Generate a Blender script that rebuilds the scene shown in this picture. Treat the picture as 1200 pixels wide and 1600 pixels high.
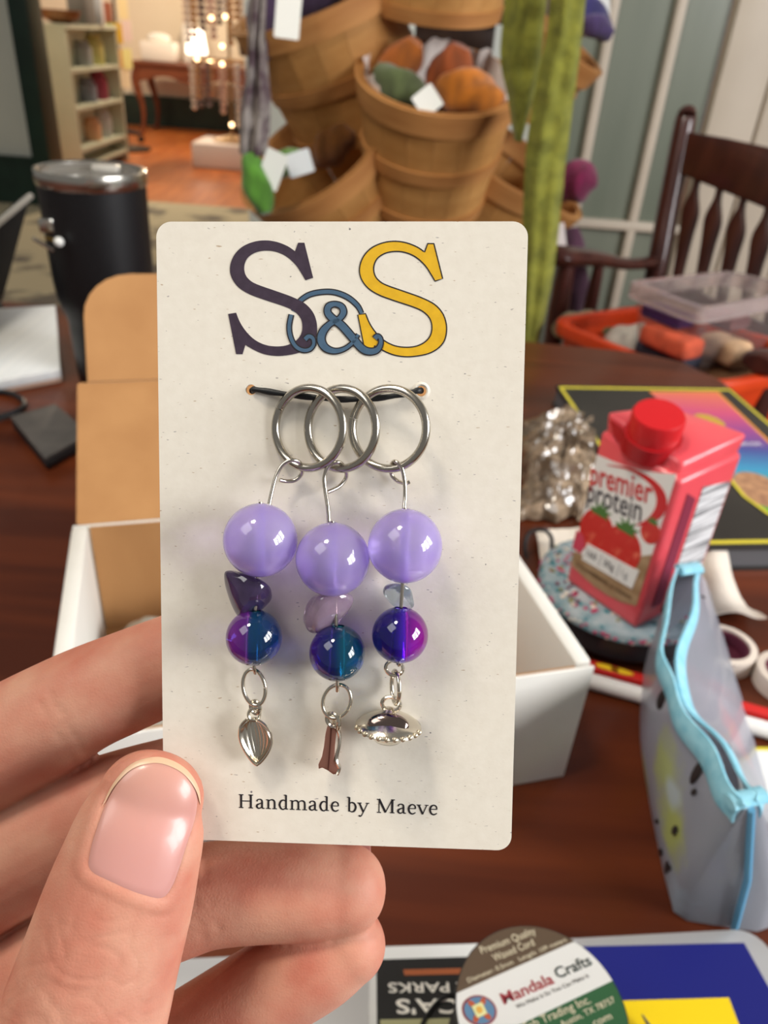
import bpy, bmesh, math, random
from mathutils import Vector, Matrix, noise, Euler
from mathutils.geometry import tessellate_polygon
from mathutils.bvhtree import BVHTree

random.seed(7)
for _o in list(bpy.data.objects):
    bpy.data.objects.remove(_o)
SC = bpy.context.scene
COL = SC.collection
R = math.radians

# ------------------------------------------------------------------ camera
F = 1200.0                       # focal length in pixels of a 1200 x 1600 frame
TH, PH, ZC = R(32), R(4.4), 1.07
CAM = Vector((0, 0, ZC))
FW = Vector((0, math.cos(TH), -math.sin(TH)))
_u0 = Vector((0, math.sin(TH), math.cos(TH)))
_r0 = Vector((1, 0, 0))
RT = _r0 * math.cos(PH) + _u0 * math.sin(PH)
UP = _u0 * math.cos(PH) - _r0 * math.sin(PH)
cd = bpy.data.cameras.new('camera')
cam = bpy.data.objects.new('camera', cd)
COL.objects.link(cam)
cam.matrix_world = Matrix(((RT.x, UP.x, -FW.x, 0), (RT.y, UP.y, -FW.y, 0), (RT.z, UP.z, -FW.z, ZC), (0, 0, 0, 1)))
cd.sensor_fit = 'VERTICAL'
cd.sensor_height = 36.0
cd.sensor_width = 27.0
cd.lens = 36.0 * F / 1600.0
cd.clip_start = 0.01
cd.clip_end = 60
cd.dof.use_dof = True
cd.dof.focus_distance = 0.109
cd.dof.aperture_fstop = 29.0
SC.camera = cam
SC.view_settings.view_transform = 'Standard'
SC.view_settings.look = 'None'
SC.view_settings.gamma = 1.0
SC.view_settings.use_curve_mapping = False
SC.view_settings.exposure = 0.12

# ------------------------------------------------------------------ world and lamps
w = bpy.data.worlds.new('world')
SC.world = w
w.use_nodes = True
w.node_tree.nodes['Background'].inputs[0].default_value = (1.0, 0.965, 0.92, 1)
w.node_tree.nodes['Background'].inputs[1].default_value = 0.20

def lamp(name, kind, loc, energy, color=(1, 1, 1), size=None, aim=None, sizey=None):
    ld = bpy.data.lights.new(name, kind)
    ld.energy = energy
    ld.color = color
    o = bpy.data.objects.new(name, ld)
    COL.objects.link(o)
    o.location = loc
    if kind == 'AREA':
        ld.shape = 'RECTANGLE'
        ld.size = size
        ld.size_y = sizey or size
        o.rotation_euler = (Vector(aim) - Vector(loc)).to_track_quat('-Z', 'Y').to_euler()
    elif size:
        ld.shadow_soft_size = size
    return o

# daylight through the three panes of a window in the wall on the right
for i in range(3):
    lamp('window_daylight', 'AREA', (2.3, -1.15 + i * 0.62, 1.85), 31, (0.98, 0.98, 1.0), 0.5, (0, 0.1, 0.95), 1.0)
# a wide window behind the photographer on the left
lamp('window_daylight', 'AREA', (-1.5, -0.5, 2.9), 20, (1.0, 0.98, 0.95), 1.3, (0.0, 0.3, 0.9), 1.2)
# five bulbs of the ceiling lamp above the table
for i in range(5):
    a = i * math.tau / 5
    lamp('ceiling_bulb', 'POINT', (-0.5 + 0.11 * math.cos(a), 0.15 + 0.11 * math.sin(a), 2.45), 9.5, (1.0, 0.89, 0.75), 0.06)
# ceiling lamps of the shop room behind the doorway
lamp('shop_bulb', 'POINT', (-1.6, 7.4, 2.5), 210, (1.0, 0.8, 0.58), 0.12)
lamp('shop_bulb', 'POINT', (-3.0, 6.2, 2.5), 110, (1.0, 0.84, 0.66), 0.12)

# ------------------------------------------------------------------ pixel helpers (points at real distances)
def ray(x, y):
    return FW + RT * ((x - 600) / F) - UP * ((y - 800) / F)
def P(x, y, d):
    return CAM + ray(x, y) * d
def G(x, y, z):
    r = ray(x, y)
    return CAM + r * ((z - ZC) / r.z)
def YP(x, y, Y):
    r = ray(x, y)
    return CAM + r * (Y / r.y)
def proj(p):
    d = Vector(p) - CAM
    k = d.dot(FW)
    return 600 + F * d.dot(RT) / k, 800 - F * d.dot(UP) / k

# ------------------------------------------------------------------ materials
def lin(c):
    return tuple(((v / 255) / 12.92 if v / 255 <= .04045 else ((v / 255 + .055) / 1.055) ** 2.4) for v in c)
MATS = {}
def mat(name, c=(128, 128, 128), rough=.5, metal=0., c2=None, scale=20., thr=(.35, .65), bump=0., bscale=60., stretch=(1, 1, 1),
        trans=0., ior=1.45, sss=0., sssr=(.002, .001, .0006), coat=0., emit=0., alpha=1., kind='noise', coords='Object', detail=4., spec=.5, sheen=0.):
    if name in MATS:
        return MATS[name]
    m = bpy.data.materials.new(name)
    m.use_nodes = True
    nt = m.node_tree
    b = nt.nodes['Principled BSDF']
    b.inputs['Base Color'].default_value = (*lin(c), 1)
    b.inputs['Roughness'].default_value = rough
    b.inputs['Metallic'].default_value = metal
    b.inputs['IOR'].default_value = ior
    b.inputs['Transmission Weight'].default_value = trans
    b.inputs['Subsurface Weight'].default_value = sss
    if sss:
        b.inputs['Subsurface Radius'].default_value = (1, sssr[1] / sssr[0], sssr[2] / sssr[0])
        b.inputs['Subsurface Scale'].default_value = sssr[0]
    b.inputs['Coat Weight'].default_value = coat
    b.inputs['Coat Roughness'].default_value = .05
    b.inputs['Alpha'].default_value = alpha
    b.inputs['Specular IOR Level'].default_value = spec
    b.inputs['Sheen Weight'].default_value = sheen
    if emit:
        b.inputs['Emission Color'].default_value = (*lin(c), 1)
        b.inputs['Emission Strength'].default_value = emit
    tc = mp = None
    if c2 is not None or bump:
        tc = nt.nodes.new('ShaderNodeTexCoord')
        mp = nt.nodes.new('ShaderNodeMapping')
        mp.inputs['Scale'].default_value = stretch
        nt.links.new(tc.outputs[coords], mp.inputs['Vector'])
    if c2 is not None:
        if kind == 'voronoi':
            t = nt.nodes.new('ShaderNodeTexVoronoi')
            out = t.outputs['Distance']
        elif kind == 'wave':
            t = nt.nodes.new('ShaderNodeTexWave')
            t.inputs['Distortion'].default_value = 3
            t.inputs['Detail'].default_value = 3
            out = t.outputs['Fac']
        else:
            t = nt.nodes.new('ShaderNodeTexNoise')
            t.inputs['Detail'].default_value = detail
            out = t.outputs['Fac']
        t.inputs['Scale'].default_value = scale
        nt.links.new(mp.outputs['Vector'], t.inputs['Vector'])
        rp = nt.nodes.new('ShaderNodeValToRGB')
        rp.color_ramp.elements[0].position = thr[0]
        rp.color_ramp.elements[1].position = thr[1]
        rp.color_ramp.elements[0].color = (*lin(c), 1)
        rp.color_ramp.elements[1].color = (*lin(c2), 1)
        nt.links.new(out, rp.inputs['Fac'])
        nt.links.new(rp.outputs['Color'], b.inputs['Base Color'])
    if bump:
        t2 = nt.nodes.new('ShaderNodeTexNoise')
        t2.inputs['Scale'].default_value = bscale
        t2.inputs['Detail'].default_value = 5
        nt.links.new(mp.outputs['Vector'], t2.inputs['Vector'])
        bp = nt.nodes.new('ShaderNodeBump')
        bp.inputs['Strength'].default_value = bump
        bp.inputs['Distance'].default_value = .2 / bscale
        nt.links.new(t2.outputs['Fac'], bp.inputs['Height'])
        nt.links.new(bp.outputs['Normal'], b.inputs['Normal'])
    MATS[name] = m
    return m

def ramp_mat(name, stops, axis='X', coords='Generated', **kw):
    m = mat(name, **kw)
    nt = m.node_tree
    b = nt.nodes['Principled BSDF']
    tc = nt.nodes.new('ShaderNodeTexCoord')
    sp = nt.nodes.new('ShaderNodeSeparateXYZ')
    rp = nt.nodes.new('ShaderNodeValToRGB')
    nt.links.new(tc.outputs[coords], sp.inputs[0])
    nt.links.new(sp.outputs[axis], rp.inputs['Fac'])
    el = rp.color_ramp.elements
    while len(el) < len(stops):
        el.new(.5)
    for e, (p, c) in zip(el, stops):
        e.position = p
        e.color = (*lin(c), 1)
    nt.links.new(rp.outputs['Color'], b.inputs['Base Color'])
    return m

# ------------------------------------------------------------------ mesh building
MW = {}
I4 = Matrix.Identity(4)
def frame(o, x, y, z):
    x, y, z = Vector(x), Vector(y), Vector(z)
    return Matrix(((x.x, y.x, z.x, o[0]), (x.y, y.y, z.y, o[1]), (x.z, y.z, z.z, o[2]), (0, 0, 0, 1)))
def T(*v):
    return Matrix.Translation(Vector(v if len(v) == 3 else v[0]))
def RZ(a):
    return Matrix.Rotation(a, 4, 'Z')
def zframe(o, z, xh=(1, 0, 0)):
    z = Vector(z).normalized()
    x = Vector(xh)
    x = (x - z * x.dot(z))
    if x.length < 1e-6:
        x = Vector((0, 1, 0)) - z * z.y
    x.normalize()
    return frame(o, x, z.cross(x), z)

def cat(pts, n=6, closed=False):
    """Catmull-Rom through tuples of any length."""
    out = []
    N = len(pts)
    rng = range(N if closed else N - 1)
    for i in rng:
        p1, p2 = pts[i], pts[(i + 1) % N]
        p0 = pts[i - 1] if (closed or i > 0) else p1
        p3 = pts[(i + 2) % N] if (closed or i + 2 < N) else p2
        for k in range(n):
            t = k / n
            out.append(tuple(.5 * (2 * b + (c - a) * t + (2 * a - 5 * b + 4 * c - d) * t * t + (3 * b - a - 3 * c + d) * t ** 3)
                             for a, b, c, d in zip(p0, p1, p2, p3)))
    if not closed:
        out.append(tuple(pts[-1]))
    return out

class MB:
    def __init__(s):
        s.v, s.f = [], []
    def add(s, vs, fs, m=None):
        b = len(s.v)
        s.v += [(m @ Vector(v)) if m is not None else Vector(v) for v in vs]
        s.f += [tuple(i + b for i in f) for f in fs]
        return s
    def box(s, c, d, m=None, taper=1.0):
        x, y, z = d[0] / 2, d[1] / 2, d[2] / 2
        vs = []
        for k, zz in enumerate((-z, z)):
            q = taper if k else 1
            vs += [(c[0] - x * q, c[1] - y * q, c[2] + zz), (c[0] + x * q, c[1] - y * q, c[2] + zz), (c[0] + x * q, c[1] + y * q, c[2] + zz), (c[0] - x * q, c[1] + y * q, c[2] + zz)]
        return s.add(vs, [(3, 2, 1, 0), (4, 5, 6, 7), (0, 1, 5, 4), (1, 2, 6, 5), (2, 3, 7, 6), (3, 0, 4, 7)], m)
    def hexa(s, bot, top, m=None):
        return s.add(list(bot) + list(top), [(3, 2, 1, 0), (4, 5, 6, 7), (0, 1, 5, 4), (1, 2, 6, 5), (2, 3, 7, 6), (3, 0, 4, 7)], m)
    def rings(s, rs, cap=True, closed=False, m=None):
        n = len(rs[0])
        vs = [v for r in rs for v in r]
        fs = []
        L = len(rs)
        for i in range(L if closed else L - 1):
            for j in range(n):
                a, b = i * n, ((i + 1) % L) * n
                fs.append((a + j, a + (j + 1) % n, b + (j + 1) % n, b + j))
        if cap and not closed:
            fs.append(tuple(range(n - 1, -1, -1)))
            fs.append(tuple(range((L - 1) * n, L * n)))
        return s.add(vs, fs, m)
    def tube(s, path, r, n=10, closed=False, m=None, cap=True, flat=1.0):
        path = [Vector(p) for p in path]
        N = len(path)
        rr = [r] * N if not hasattr(r, '__len__') else r
        up = None
        rs = []
        for i, p in enumerate(path):
            if closed:
                t = path[(i + 1) % N] - path[i - 1]
            else:
                t = path[min(i + 1, N - 1)] - path[max(i - 1, 0)]
            if t.length < 1e-12:
                t = Vector((0, 0, 1))
            t.normalize()
            if up is None:
                up = Vector((0, 0, 1)) if abs(t.z) < .9 else Vector((1, 0, 0))
            up = up - t * up.dot(t)
            up.normalize()
            sd = t.cross(up)
            rs.append([p + (sd * math.cos(a) + up * math.sin(a) * flat) * rr[i] for a in (j * math.tau / n for j in range(n))])
        return s.rings(rs, cap, closed, m)
    def lathe(s, prof, n=32, m=None, cap=True, closed=False):
        return s.rings([[(r * math.cos(j * math.tau / n), r * math.sin(j * math.tau / n), z) for j in range(n)] for r, z in prof], cap, closed, m)
    def prism(s, loops, z0, z1, m=None):
        """loops: outer 2D loop then hole loops."""
        loops = [list(l) for l in loops]
        def area(l):
            return sum(l[i - 1][0] * l[i][1] - l[i][0] * l[i - 1][1] for i in range(len(l)))
        for k, l in enumerate(loops):
            if (area(l) < 0) == (k == 0):
                l.reverse()
        flat = [p for l in loops for p in l]
        n = len(flat)
        vs = [(p[0], p[1], z1) for p in flat] + [(p[0], p[1], z0) for p in flat]
        fs = []
        for t in tessellate_polygon([[Vector((p[0], p[1], 0)) for p in l] for l in loops]):
            a, b, c = (flat[i] for i in t)
            if (b[0] - a[0]) * (c[1] - a[1]) - (b[1] - a[1]) * (c[0] - a[0]) < 0:
                t = (t[0], t[2], t[1])
            fs.append(tuple(t))
            fs.append((t[0] + n, t[2] + n, t[1] + n))
        o = 0
        for l in loops:
            L = len(l)
            for i in range(L):
                j = (i + 1) % L
                fs.append((o + j, o + i, o + i + n, o + j + n))
            o += L
        return s.add(vs, fs, m)
    def ribbon(s, path, z0, z1, m=None):
        """flat band, path of (x, y, width)."""
        N = len(path)
        L, Rr = [], []
        for i, (x, y, wd) in enumerate(path):
            a, b = path[max(i - 1, 0)], path[min(i + 1, N - 1)]
            tx, ty = b[0] - a[0], b[1] - a[1]
            q = math.hypot(tx, ty) or 1
            nx, ny = -ty / q * wd / 2, tx / q * wd / 2
            L.append((x + nx, y + ny))
            Rr.append((x - nx, y - ny))
        vs, fs = [], []
        for (a, b) in zip(L, Rr):
            vs += [(a[0], a[1], z1), (b[0], b[1], z1), (a[0], a[1], z0), (b[0], b[1], z0)]
        for i in range(N - 1):
            k = 4 * i
            fs += [(k, k + 1, k + 5, k + 4), (k + 2, k + 6, k + 7, k + 3), (k, k + 4, k + 6, k + 2), (k + 1, k + 3, k + 7, k + 5)]
        e = 4 * (N - 1)
        fs += [(0, 2, 3, 1), (e, e + 1, e + 3, e + 2)]
        return s.add(vs, fs, m)
    def grid(s, fn, nu, nv, m=None, thick=0.0):
        vs = [Vector(fn(i / nu, j / nv)) for i in range(nu + 1) for j in range(nv + 1)]
        W = nv + 1
        fs = [(i * W + j, (i + 1) * W + j, (i + 1) * W + j + 1, i * W + j + 1) for i in range(nu) for j in range(nv)]
        if thick:
            nr = [Vector((0, 0, 0)) for _ in vs]
            for f in fs:
                q = (vs[f[2]] - vs[f[0]]).cross(vs[f[3]] - vs[f[1]])
                for i in f:
                    nr[i] += q
            n = len(vs)
            vs2 = [v - k.normalized() * thick if k.length > 0 else v for v, k in zip(vs, nr)]
            fb = [tuple(i + n for i in reversed(f)) for f in fs]
            edge = [i * W for i in range(nu + 1)] + [nu * W + j for j in range(1, W)] + [i * W + nv for i in range(nu - 1, -1, -1)] + [j for j in range(nv - 1, 0, -1)]
            fe = [(edge[i], edge[i - 1], edge[i - 1] + n, edge[i] + n) for i in range(len(edge))]
            return s.add(vs + vs2, fs + fb + fe, m)
        return s.add(vs, fs, m)
    def ball(s, c, r, m=None, nu=12, nv=16, sc=(1, 1, 1)):
        rs = []
        for i in range(1, nu):
            a = math.pi * i / nu - math.pi / 2
            rs.append([(c[0] + sc[0] * r * math.cos(a) * math.cos(b), c[1] + sc[1] * r * math.cos(a) * math.sin(b), c[2] + sc[2] * r * math.sin(a)) for b in (j * math.tau / nv for j in range(nv))])
        return s.rings(rs, True, False, m)
    def hull(s, pts):
        bm = bmesh.new()
        for p in pts:
            bm.verts.new(p)
        bmesh.ops.convex_hull(bm, input=bm.verts)
        bmesh.ops.delete(bm, geom=[v for v in bm.verts if not v.link_faces], context='VERTS')
        bm.verts.index_update()
        b = len(s.v)
        s.v += [v.co.copy() for v in bm.verts]
        s.f += [tuple(b + v.index for v in f.verts) for f in bm.faces]
        bm.free()
        return s
    def build(s, name, m, parent=None, space=None, smooth=True, angle=40, bevel=0., seg=2, sub=0, origin=None, label=None, cat=None, group=None, kind=None, recalc=True):
        vs = [(space @ v) if space is not None else v for v in s.v]
        if parent is not None:
            inv = MW[parent.name].inverted()
            vs = [inv @ v for v in vs]
        lo = [min(v[i] for v in vs) for i in range(3)]
        hi = [max(v[i] for v in vs) for i in range(3)]
        if origin is None:
            origin = Vector(((lo[0] + hi[0]) / 2, (lo[1] + hi[1]) / 2, (lo[2] + hi[2]) / 2 if parent is not None else lo[2]))
        me = bpy.data.meshes.new(name)
        me.from_pydata([v - origin for v in vs], [], s.f)
        if recalc or bevel or sub:
            bm = bmesh.new()
            bm.from_mesh(me)
            if recalc:
                bmesh.ops.recalc_face_normals(bm, faces=bm.faces)
            if bevel:
                es = [e for e in bm.edges if len(e.link_faces) == 2 and e.calc_face_angle(0) > R(30)]
                bmesh.ops.bevel(bm, geom=es, offset=bevel, segments=seg, affect='EDGES', profile=.5, clamp_overlap=True)
            bm.to_mesh(me)
            bm.free()
        if smooth:
            me.shade_smooth()
            me.set_sharp_from_angle(angle=R(angle))
        o = bpy.data.objects.new(name, me)
        COL.objects.link(o)
        if sub:
            md = o.modifiers.new('subdivision', 'SUBSURF')
            md.levels = md.render_levels = sub
            dg = bpy.context.evaluated_depsgraph_get()
            me2 = bpy.data.meshes.new_from_object(o.evaluated_get(dg))
            o.modifiers.clear()
            o.data = me2
            me2.name = name
            me2.shade_smooth()
        if m is not None:
            o.data.materials.clear()
            o.data.materials.append(m)
        o.location = origin
        if parent is not None:
            o.parent = parent
            MW[o.name] = MW[parent.name] @ T(origin)
        else:
            MW[o.name] = T(origin)
        tag(o, label, cat, group, kind)
        return o

def tag(o, label=None, cat=None, group=None, kind=None):
    if label: o['label'] = label
    if cat: o['category'] = cat
    if group: o['group'] = group
    if kind: o['kind'] = kind
    return o
def thing(name, label, cat, m=None, group=None, loc=None, kind=None):
    o = bpy.data.objects.new(name, None)
    COL.objects.link(o)
    o.empty_display_size = .02
    mm = m if m is not None else T(loc or (0, 0, 0))
    o.matrix_world = mm
    MW[o.name] = mm
    return tag(o, label, cat, group, kind)
def copy_part(src, parent, basis):
    """copy of a part that shares its mesh; basis is its matrix inside the parent."""
    c = src.copy()
    COL.objects.link(c)
    c.parent = parent
    c.matrix_parent_inverse = I4
    c.matrix_basis = basis
    MW[c.name] = MW[parent.name] @ basis
    return c
def text_mb(body, size, m=None, extrude=.00004, shear=0., width=None, bold=0., align='LEFT'):
    cu = bpy.data.curves.new('lettering', 'FONT')
    cu.body = body
    cu.size = size
    cu.extrude = extrude
    cu.shear = shear
    cu.offset = bold
    cu.resolution_u = 3
    cu.align_x = align
    o = bpy.data.objects.new('lettering', cu)
    COL.objects.link(o)
    dg = bpy.context.evaluated_depsgraph_get()
    me = bpy.data.meshes.new_from_object(o.evaluated_get(dg))
    vs = [v.co.copy() for v in me.vertices]
    fs = [tuple(p.vertices) for p in me.polygons]
    bpy.data.objects.remove(o)
    bpy.data.curves.remove(cu)
    bpy.data.meshes.remove(me)
    if width:
        x0, x1 = min(v.x for v in vs), max(v.x for v in vs)
        k = width / (x1 - x0)
        for v in vs:
            v.x = (v.x - x0) * k
    mb = MB()
    mb.add(vs, fs, m)
    return mb
def rrect(w_, h, r, n=6, cx=0, cy=0):
    pts = []
    for (sx, sy, a0) in ((1, 1, 0), (-1, 1, 90), (-1, -1, 180), (1, -1, 270)):
        for k in range(n + 1):
            a = R(a0 + 90 * k / n)
            pts.append((cx + sx * (w_ / 2 - r) + r * math.cos(a), cy + sy * (h / 2 - r) + r * math.sin(a)))
    return pts
def ellipse(cx, cy, a, b, n=24, rot=0.):
    c, s_ = math.cos(rot), math.sin(rot)
    return [(cx + a * math.cos(t) * c - b * math.sin(t) * s_, cy + a * math.cos(t) * s_ + b * math.sin(t) * c) for t in (k * math.tau / n for k in range(n))]
TZ = 0.75       # table top
# ================================================================== the setting
m_floor = mat('walnut floor boards', (120, 78, 50), .4, c2=(92, 56, 36), scale=3, stretch=(14, 1, 1), bump=.1, bscale=20)
m_shopfloor = mat('orange pine floor', (196, 112, 52), .32, c2=(172, 88, 36), scale=2.5, stretch=(9, .8, 1))
m_cream = mat('cream wall paint', (226, 212, 188), .8, c2=(220, 205, 180), scale=2)
m_pale = mat('pale grey wall paint', (212, 214, 204), .8, c2=(205, 208, 198), scale=2)
m_green = mat('dark green paint', (30, 56, 46), .45, c2=(24, 46, 38), scale=6)
m_trim = mat('warm white trim paint', (204, 192, 174), .5, c2=(196, 184, 166), scale=5)
m_pane = mat('frosted grey green glass', (130, 136, 122), .28, c2=(108, 116, 102), scale=1.2, stretch=(6, 6, .6), coat=.3)

MB().box((0, 1.4, -.02), (12, 7.8, .04)).build('floor', m_floor, kind='structure')
MB().box((-1.5, 7.55, -.02), (9, 4.5, .04)).build('floor_shop', m_shopfloor, kind='structure')
xl = YP(15, 0, 5).x
xr = YP(46, 0, 5).x
MB().box(((xl - 6) / 2, 5.06, 1.35), (6 + xl, .12, 2.7)).build('wall_left', m_pale, kind='structure')
MB().box(((xl + xr) / 2, 5.05, 1.25), (xr - xl, .2, 2.5)).build('trim_1', m_green, kind='structure', bevel=.01)
MB().box(((xl - 6) / 2, 4.985, .135), (6 + xl - .002, .03, .27)).box(((xl - 6) / 2, 4.975, .275), (6 + xl - .002, .045, .02)).build('baseboard_left', m_green, kind='structure')
MB().box((-1.5, 9.56, 1.35), (9, .12, 2.7)).build('wall_back', m_cream, kind='structure')
MB().box((-1.5, 9.48, .15), (9, .04, .30)).build('baseboard_back', m_green, kind='structure')
YD = 2.4
MB().box((-.42, 3.7, 1.35), (.1, 2.5, 2.7)).build('wall_return', mat('brown panelling', (96, 78, 60), .7), kind='structure')  # one even dark brown
# ---- french door in the right wall
dl, dr = YP(905, 150, YD).x, YP(1112, 150, YD).x
MB().box(((-.47 + dl - .09) / 2, YD + .06, 1.35), (dl - .09 + .47, .12, 2.7)).build('wall_right', m_pale, kind='structure')
MB().box((dr + .34 + 1.45, YD + .06, 1.35), (2.9, .12, 2.7)).build('wall_right', m_trim, kind='structure')
door = thing('door_1', 'glazed french door with pale muntins behind the wooden chair', 'door', T((dl + dr) / 2, YD, 0), kind='structure')
b1, b2 = YP(932, 150, YD).x, YP(1031, 150, YD).x
zb = YP(985, 352, YD).z
lo, hi = dl - .09, dr
for (a, b, y0, y1) in ((lo, lo + .045, 0, 2.2), (dr, dr + .13, 0, 2.2)):
    MB().box(((a + b) / 2, YD, 1.1), (b - a, .06, 2.2)).build('stile', m_trim, door, bevel=.006)
MB().box(((lo + .045 + dr) / 2, YD, .1), (dr - lo - .045, .05, .2)).build('bottom_rail', m_trim, door, bevel=.005)
MB().box(((lo + .045 + dr) / 2, YD, 2.1), (dr - lo - .045, .05, .2)).build('top_rail', m_trim, door, bevel=.005)
vb = [lo + .045, b1, b2, dr]
for x in (b1, b2):
    MB().box((x, YD, 1.1), (.026, .046, 1.8)).build('muntin', m_trim, door, bevel=.006)
hz = [.2, zb - .5 if zb - .5 > .25 else None, zb, zb + .62, zb + 1.24, 2.0]
hz = [h for h in hz if h is not None]
for h in hz[1:-1]:
    MB().box(((lo + .045 + dr) / 2, YD - .002, h), (dr - lo - .045, .044, .026)).build('muntin', m_trim, door, bevel=.006)
for i in range(3):
    for j in range(len(hz) - 1):
        MB().box(((vb[i] + vb[i + 1]) / 2, YD + .006, (hz[j] + hz[j + 1]) / 2), (vb[i + 1] - vb[i] - .02, .006, hz[j + 1] - hz[j] - .02)).build('pane', m_pane, door)
# casing beside the door, fluted
for k, (x, wd) in enumerate(((dr + .185, .10), (dr + .265, .045), (dr + .32, .05))):
    MB().box((x, YD - .01 - .008 * (k % 2), 1.2), (wd, .05, 2.4)).build('trim_2', m_trim, kind='structure', bevel=.008)

# ---- rug in front of the doorway
m_rug = mat('cream patterned rug', (196, 184, 152), .95, c2=(120, 112, 100), scale=3.2, thr=(.52, .6), bump=.3, bscale=90)
MB().box((-1.9, 3.3, .006), (3.4, 4.1, .012)).build('area_rug', m_rug, label='cream area rug with grey pattern on the floor before the doorway', cat='rug')

# ================================================================== shop room through the doorway
m_shelf = mat('sage white shelf paint', (198, 200, 178), .5, c2=(188, 192, 170), scale=4)
m_shelfend = m_shelf
Ys0, Ys1 = 6.0, 7.0
sx0, sx1 = YP(75, 120, Ys0).x, YP(112, 120, Ys0).x
szt = YP(90, 44, Ys0).z
bk = thing('bookshelf', 'low sage white open bookshelf just inside the far doorway', 'bookshelf', T((sx0 + sx1) / 2, (Ys0 + Ys1) / 2, 0))
for yy in (Ys0, Ys1):
    MB().box(((sx0 + sx1) / 2, yy, szt / 2), (sx1 - sx0, .025, szt)).build('side_panel', m_shelf, bk)
MB().box((sx0 + .01, (Ys0 + Ys1) / 2, szt / 2), (.015, Ys1 - Ys0, szt)).build('back_panel', m_shelf, bk)
levels = [YP(112, yy, Ys0).z for yy in (112, 172, 236)] + [.08]
MB().box(((sx0 + sx1) / 2, (Ys0 + Ys1) / 2, szt + .012), (sx1 - sx0 + .02, Ys1 - Ys0 + .03, .025)).build('top_board', m_shelf, bk)
for z in levels:
    MB().box(((sx0 + sx1) / 2 + .005, (Ys0 + Ys1) / 2, z), (sx1 - sx0 - .01, Ys1 - Ys0 - .026, .022)).build('shelf_board', m_shelf, bk)
def jar(name, x, y, z, r, h, m, label, catg='jar', group=None):
    MB().lathe([(r * .9, 0), (r, h * .05), (r, h * .75), (r * .75, h * .85), (r * .75, h * .98), (r * .7, h)], 16, T(x, y, z)).build(name, m, label=label, cat=catg, group=group)
def carton_box(name, x, y, z, s, m, label, catg='box', rz=0, group=None):
    MB().box((0, 0, s[2] / 2), s, T(x, y, z) @ RZ(rz)).build(name, m, bevel=min(s) * .06, label=label, cat=catg, group=group)
xm = (sx0 + sx1) / 2
MB().lathe([(.06, 0), (.12, .03), (.14, .08), (.13, .08), (.11, .035), (.02, .02)], 20, T(xm - .02, Ys0 + .2, szt + .026)).build('wooden_bowl', mat('brown bowl wood', (130, 84, 46), .5), label='brown wooden bowl on top of the sage bookshelf', cat='bowl')
carton_box('grey_box', xm + .02, Ys0 + .5, szt + .026, (.13, .2, .24), mat('grey card', (112, 110, 106), .7), 'tall grey box on top of the sage bookshelf')
carton_box('white_folder', xm + .05, Ys0 + .68, szt + .026, (.12, .05, .26), mat('white card', (222, 226, 228), .6), 'upright white folder beside the grey box on the bookshelf', 'folder')
cols = [((150, 152, 150), 'grey'), ((196, 190, 120), 'yellow'), ((120, 124, 136), 'slate blue'), ((150, 62, 84), 'magenta'), ((206, 160, 120), 'peach'), ((190, 196, 196), 'pale grey')]
k = 0
for li, z in enumerate(levels[:3]):
    for q, yy in enumerate((Ys0 + .55, Ys0 + .8)):
        c, cn = cols[k]
        jar('yarn_cone', sx1 - .12, yy, z + .011, .075, (.16, .2)[q], mat('shelf goods ' + cn, c, .7), cn + ' yarn cone on the ' + ('upper', 'middle', 'lower')[li] + ' shelf of the bookshelf', 'yarn cone')
        k += 1
jar('shelf_jar', sx1 - .08, Ys0 + .1, levels[0] + .011, .03, .07, mat('dark jar', (70, 66, 60), .4), 'small dark jar at the near end of the upper shelf')

# spinner rack with hanging cards
Yr = 7.6
rk = thing('card_rack', 'slim spinner rack holding bright hanging packets beside the bookshelf', 'display rack', T(YP(183, 60, Yr).x, Yr, 0))
rx = YP(183, 60, Yr).x
m_wire = mat('dark rack wire', (60, 56, 52), .4, .6)
MB().tube([(rx, Yr, .02), (rx, Yr, 1.6)], .012, 8).build('pole', m_wire, rk)
MB().lathe([(.2, 0), (.2, .02), (.03, .04)], 20, T(rx, Yr, 0)).build('base', m_wire, rk)
ctab = [(168, 20, 'brown', (150, 86, 62)), (192, 14, 'cream', (236, 214, 160)), (172, 52, 'green', (150, 164, 84)), (184, 52, 'yellow', (222, 178, 30)), (198, 48, 'pink', (232, 206, 196)),
        (172, 92, 'peach', (226, 176, 120)), (186, 92, 'gold', (216, 172, 110)), (199, 92, 'pale lemon', (234, 226, 150)), (176, 126, 'raspberry', (176, 62, 84)), (196, 122, 'ivory', (240, 226, 190))]
for q, (x, y, cn, c) in enumerate(ctab):
    p = YP(x, y, Yr - .04 - .02 * (q % 3))
    MB().prism([rrect(.075, .15, .01, 3)], -.006, .006, frame(p, (1, 0, 0), (0, 0, 1), (0, -1, 0))).build('hanging_packet', mat('packet ' + cn, c, .6), label=cn + ' packet hanging on the spinner rack in the far room', cat='packet')

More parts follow.
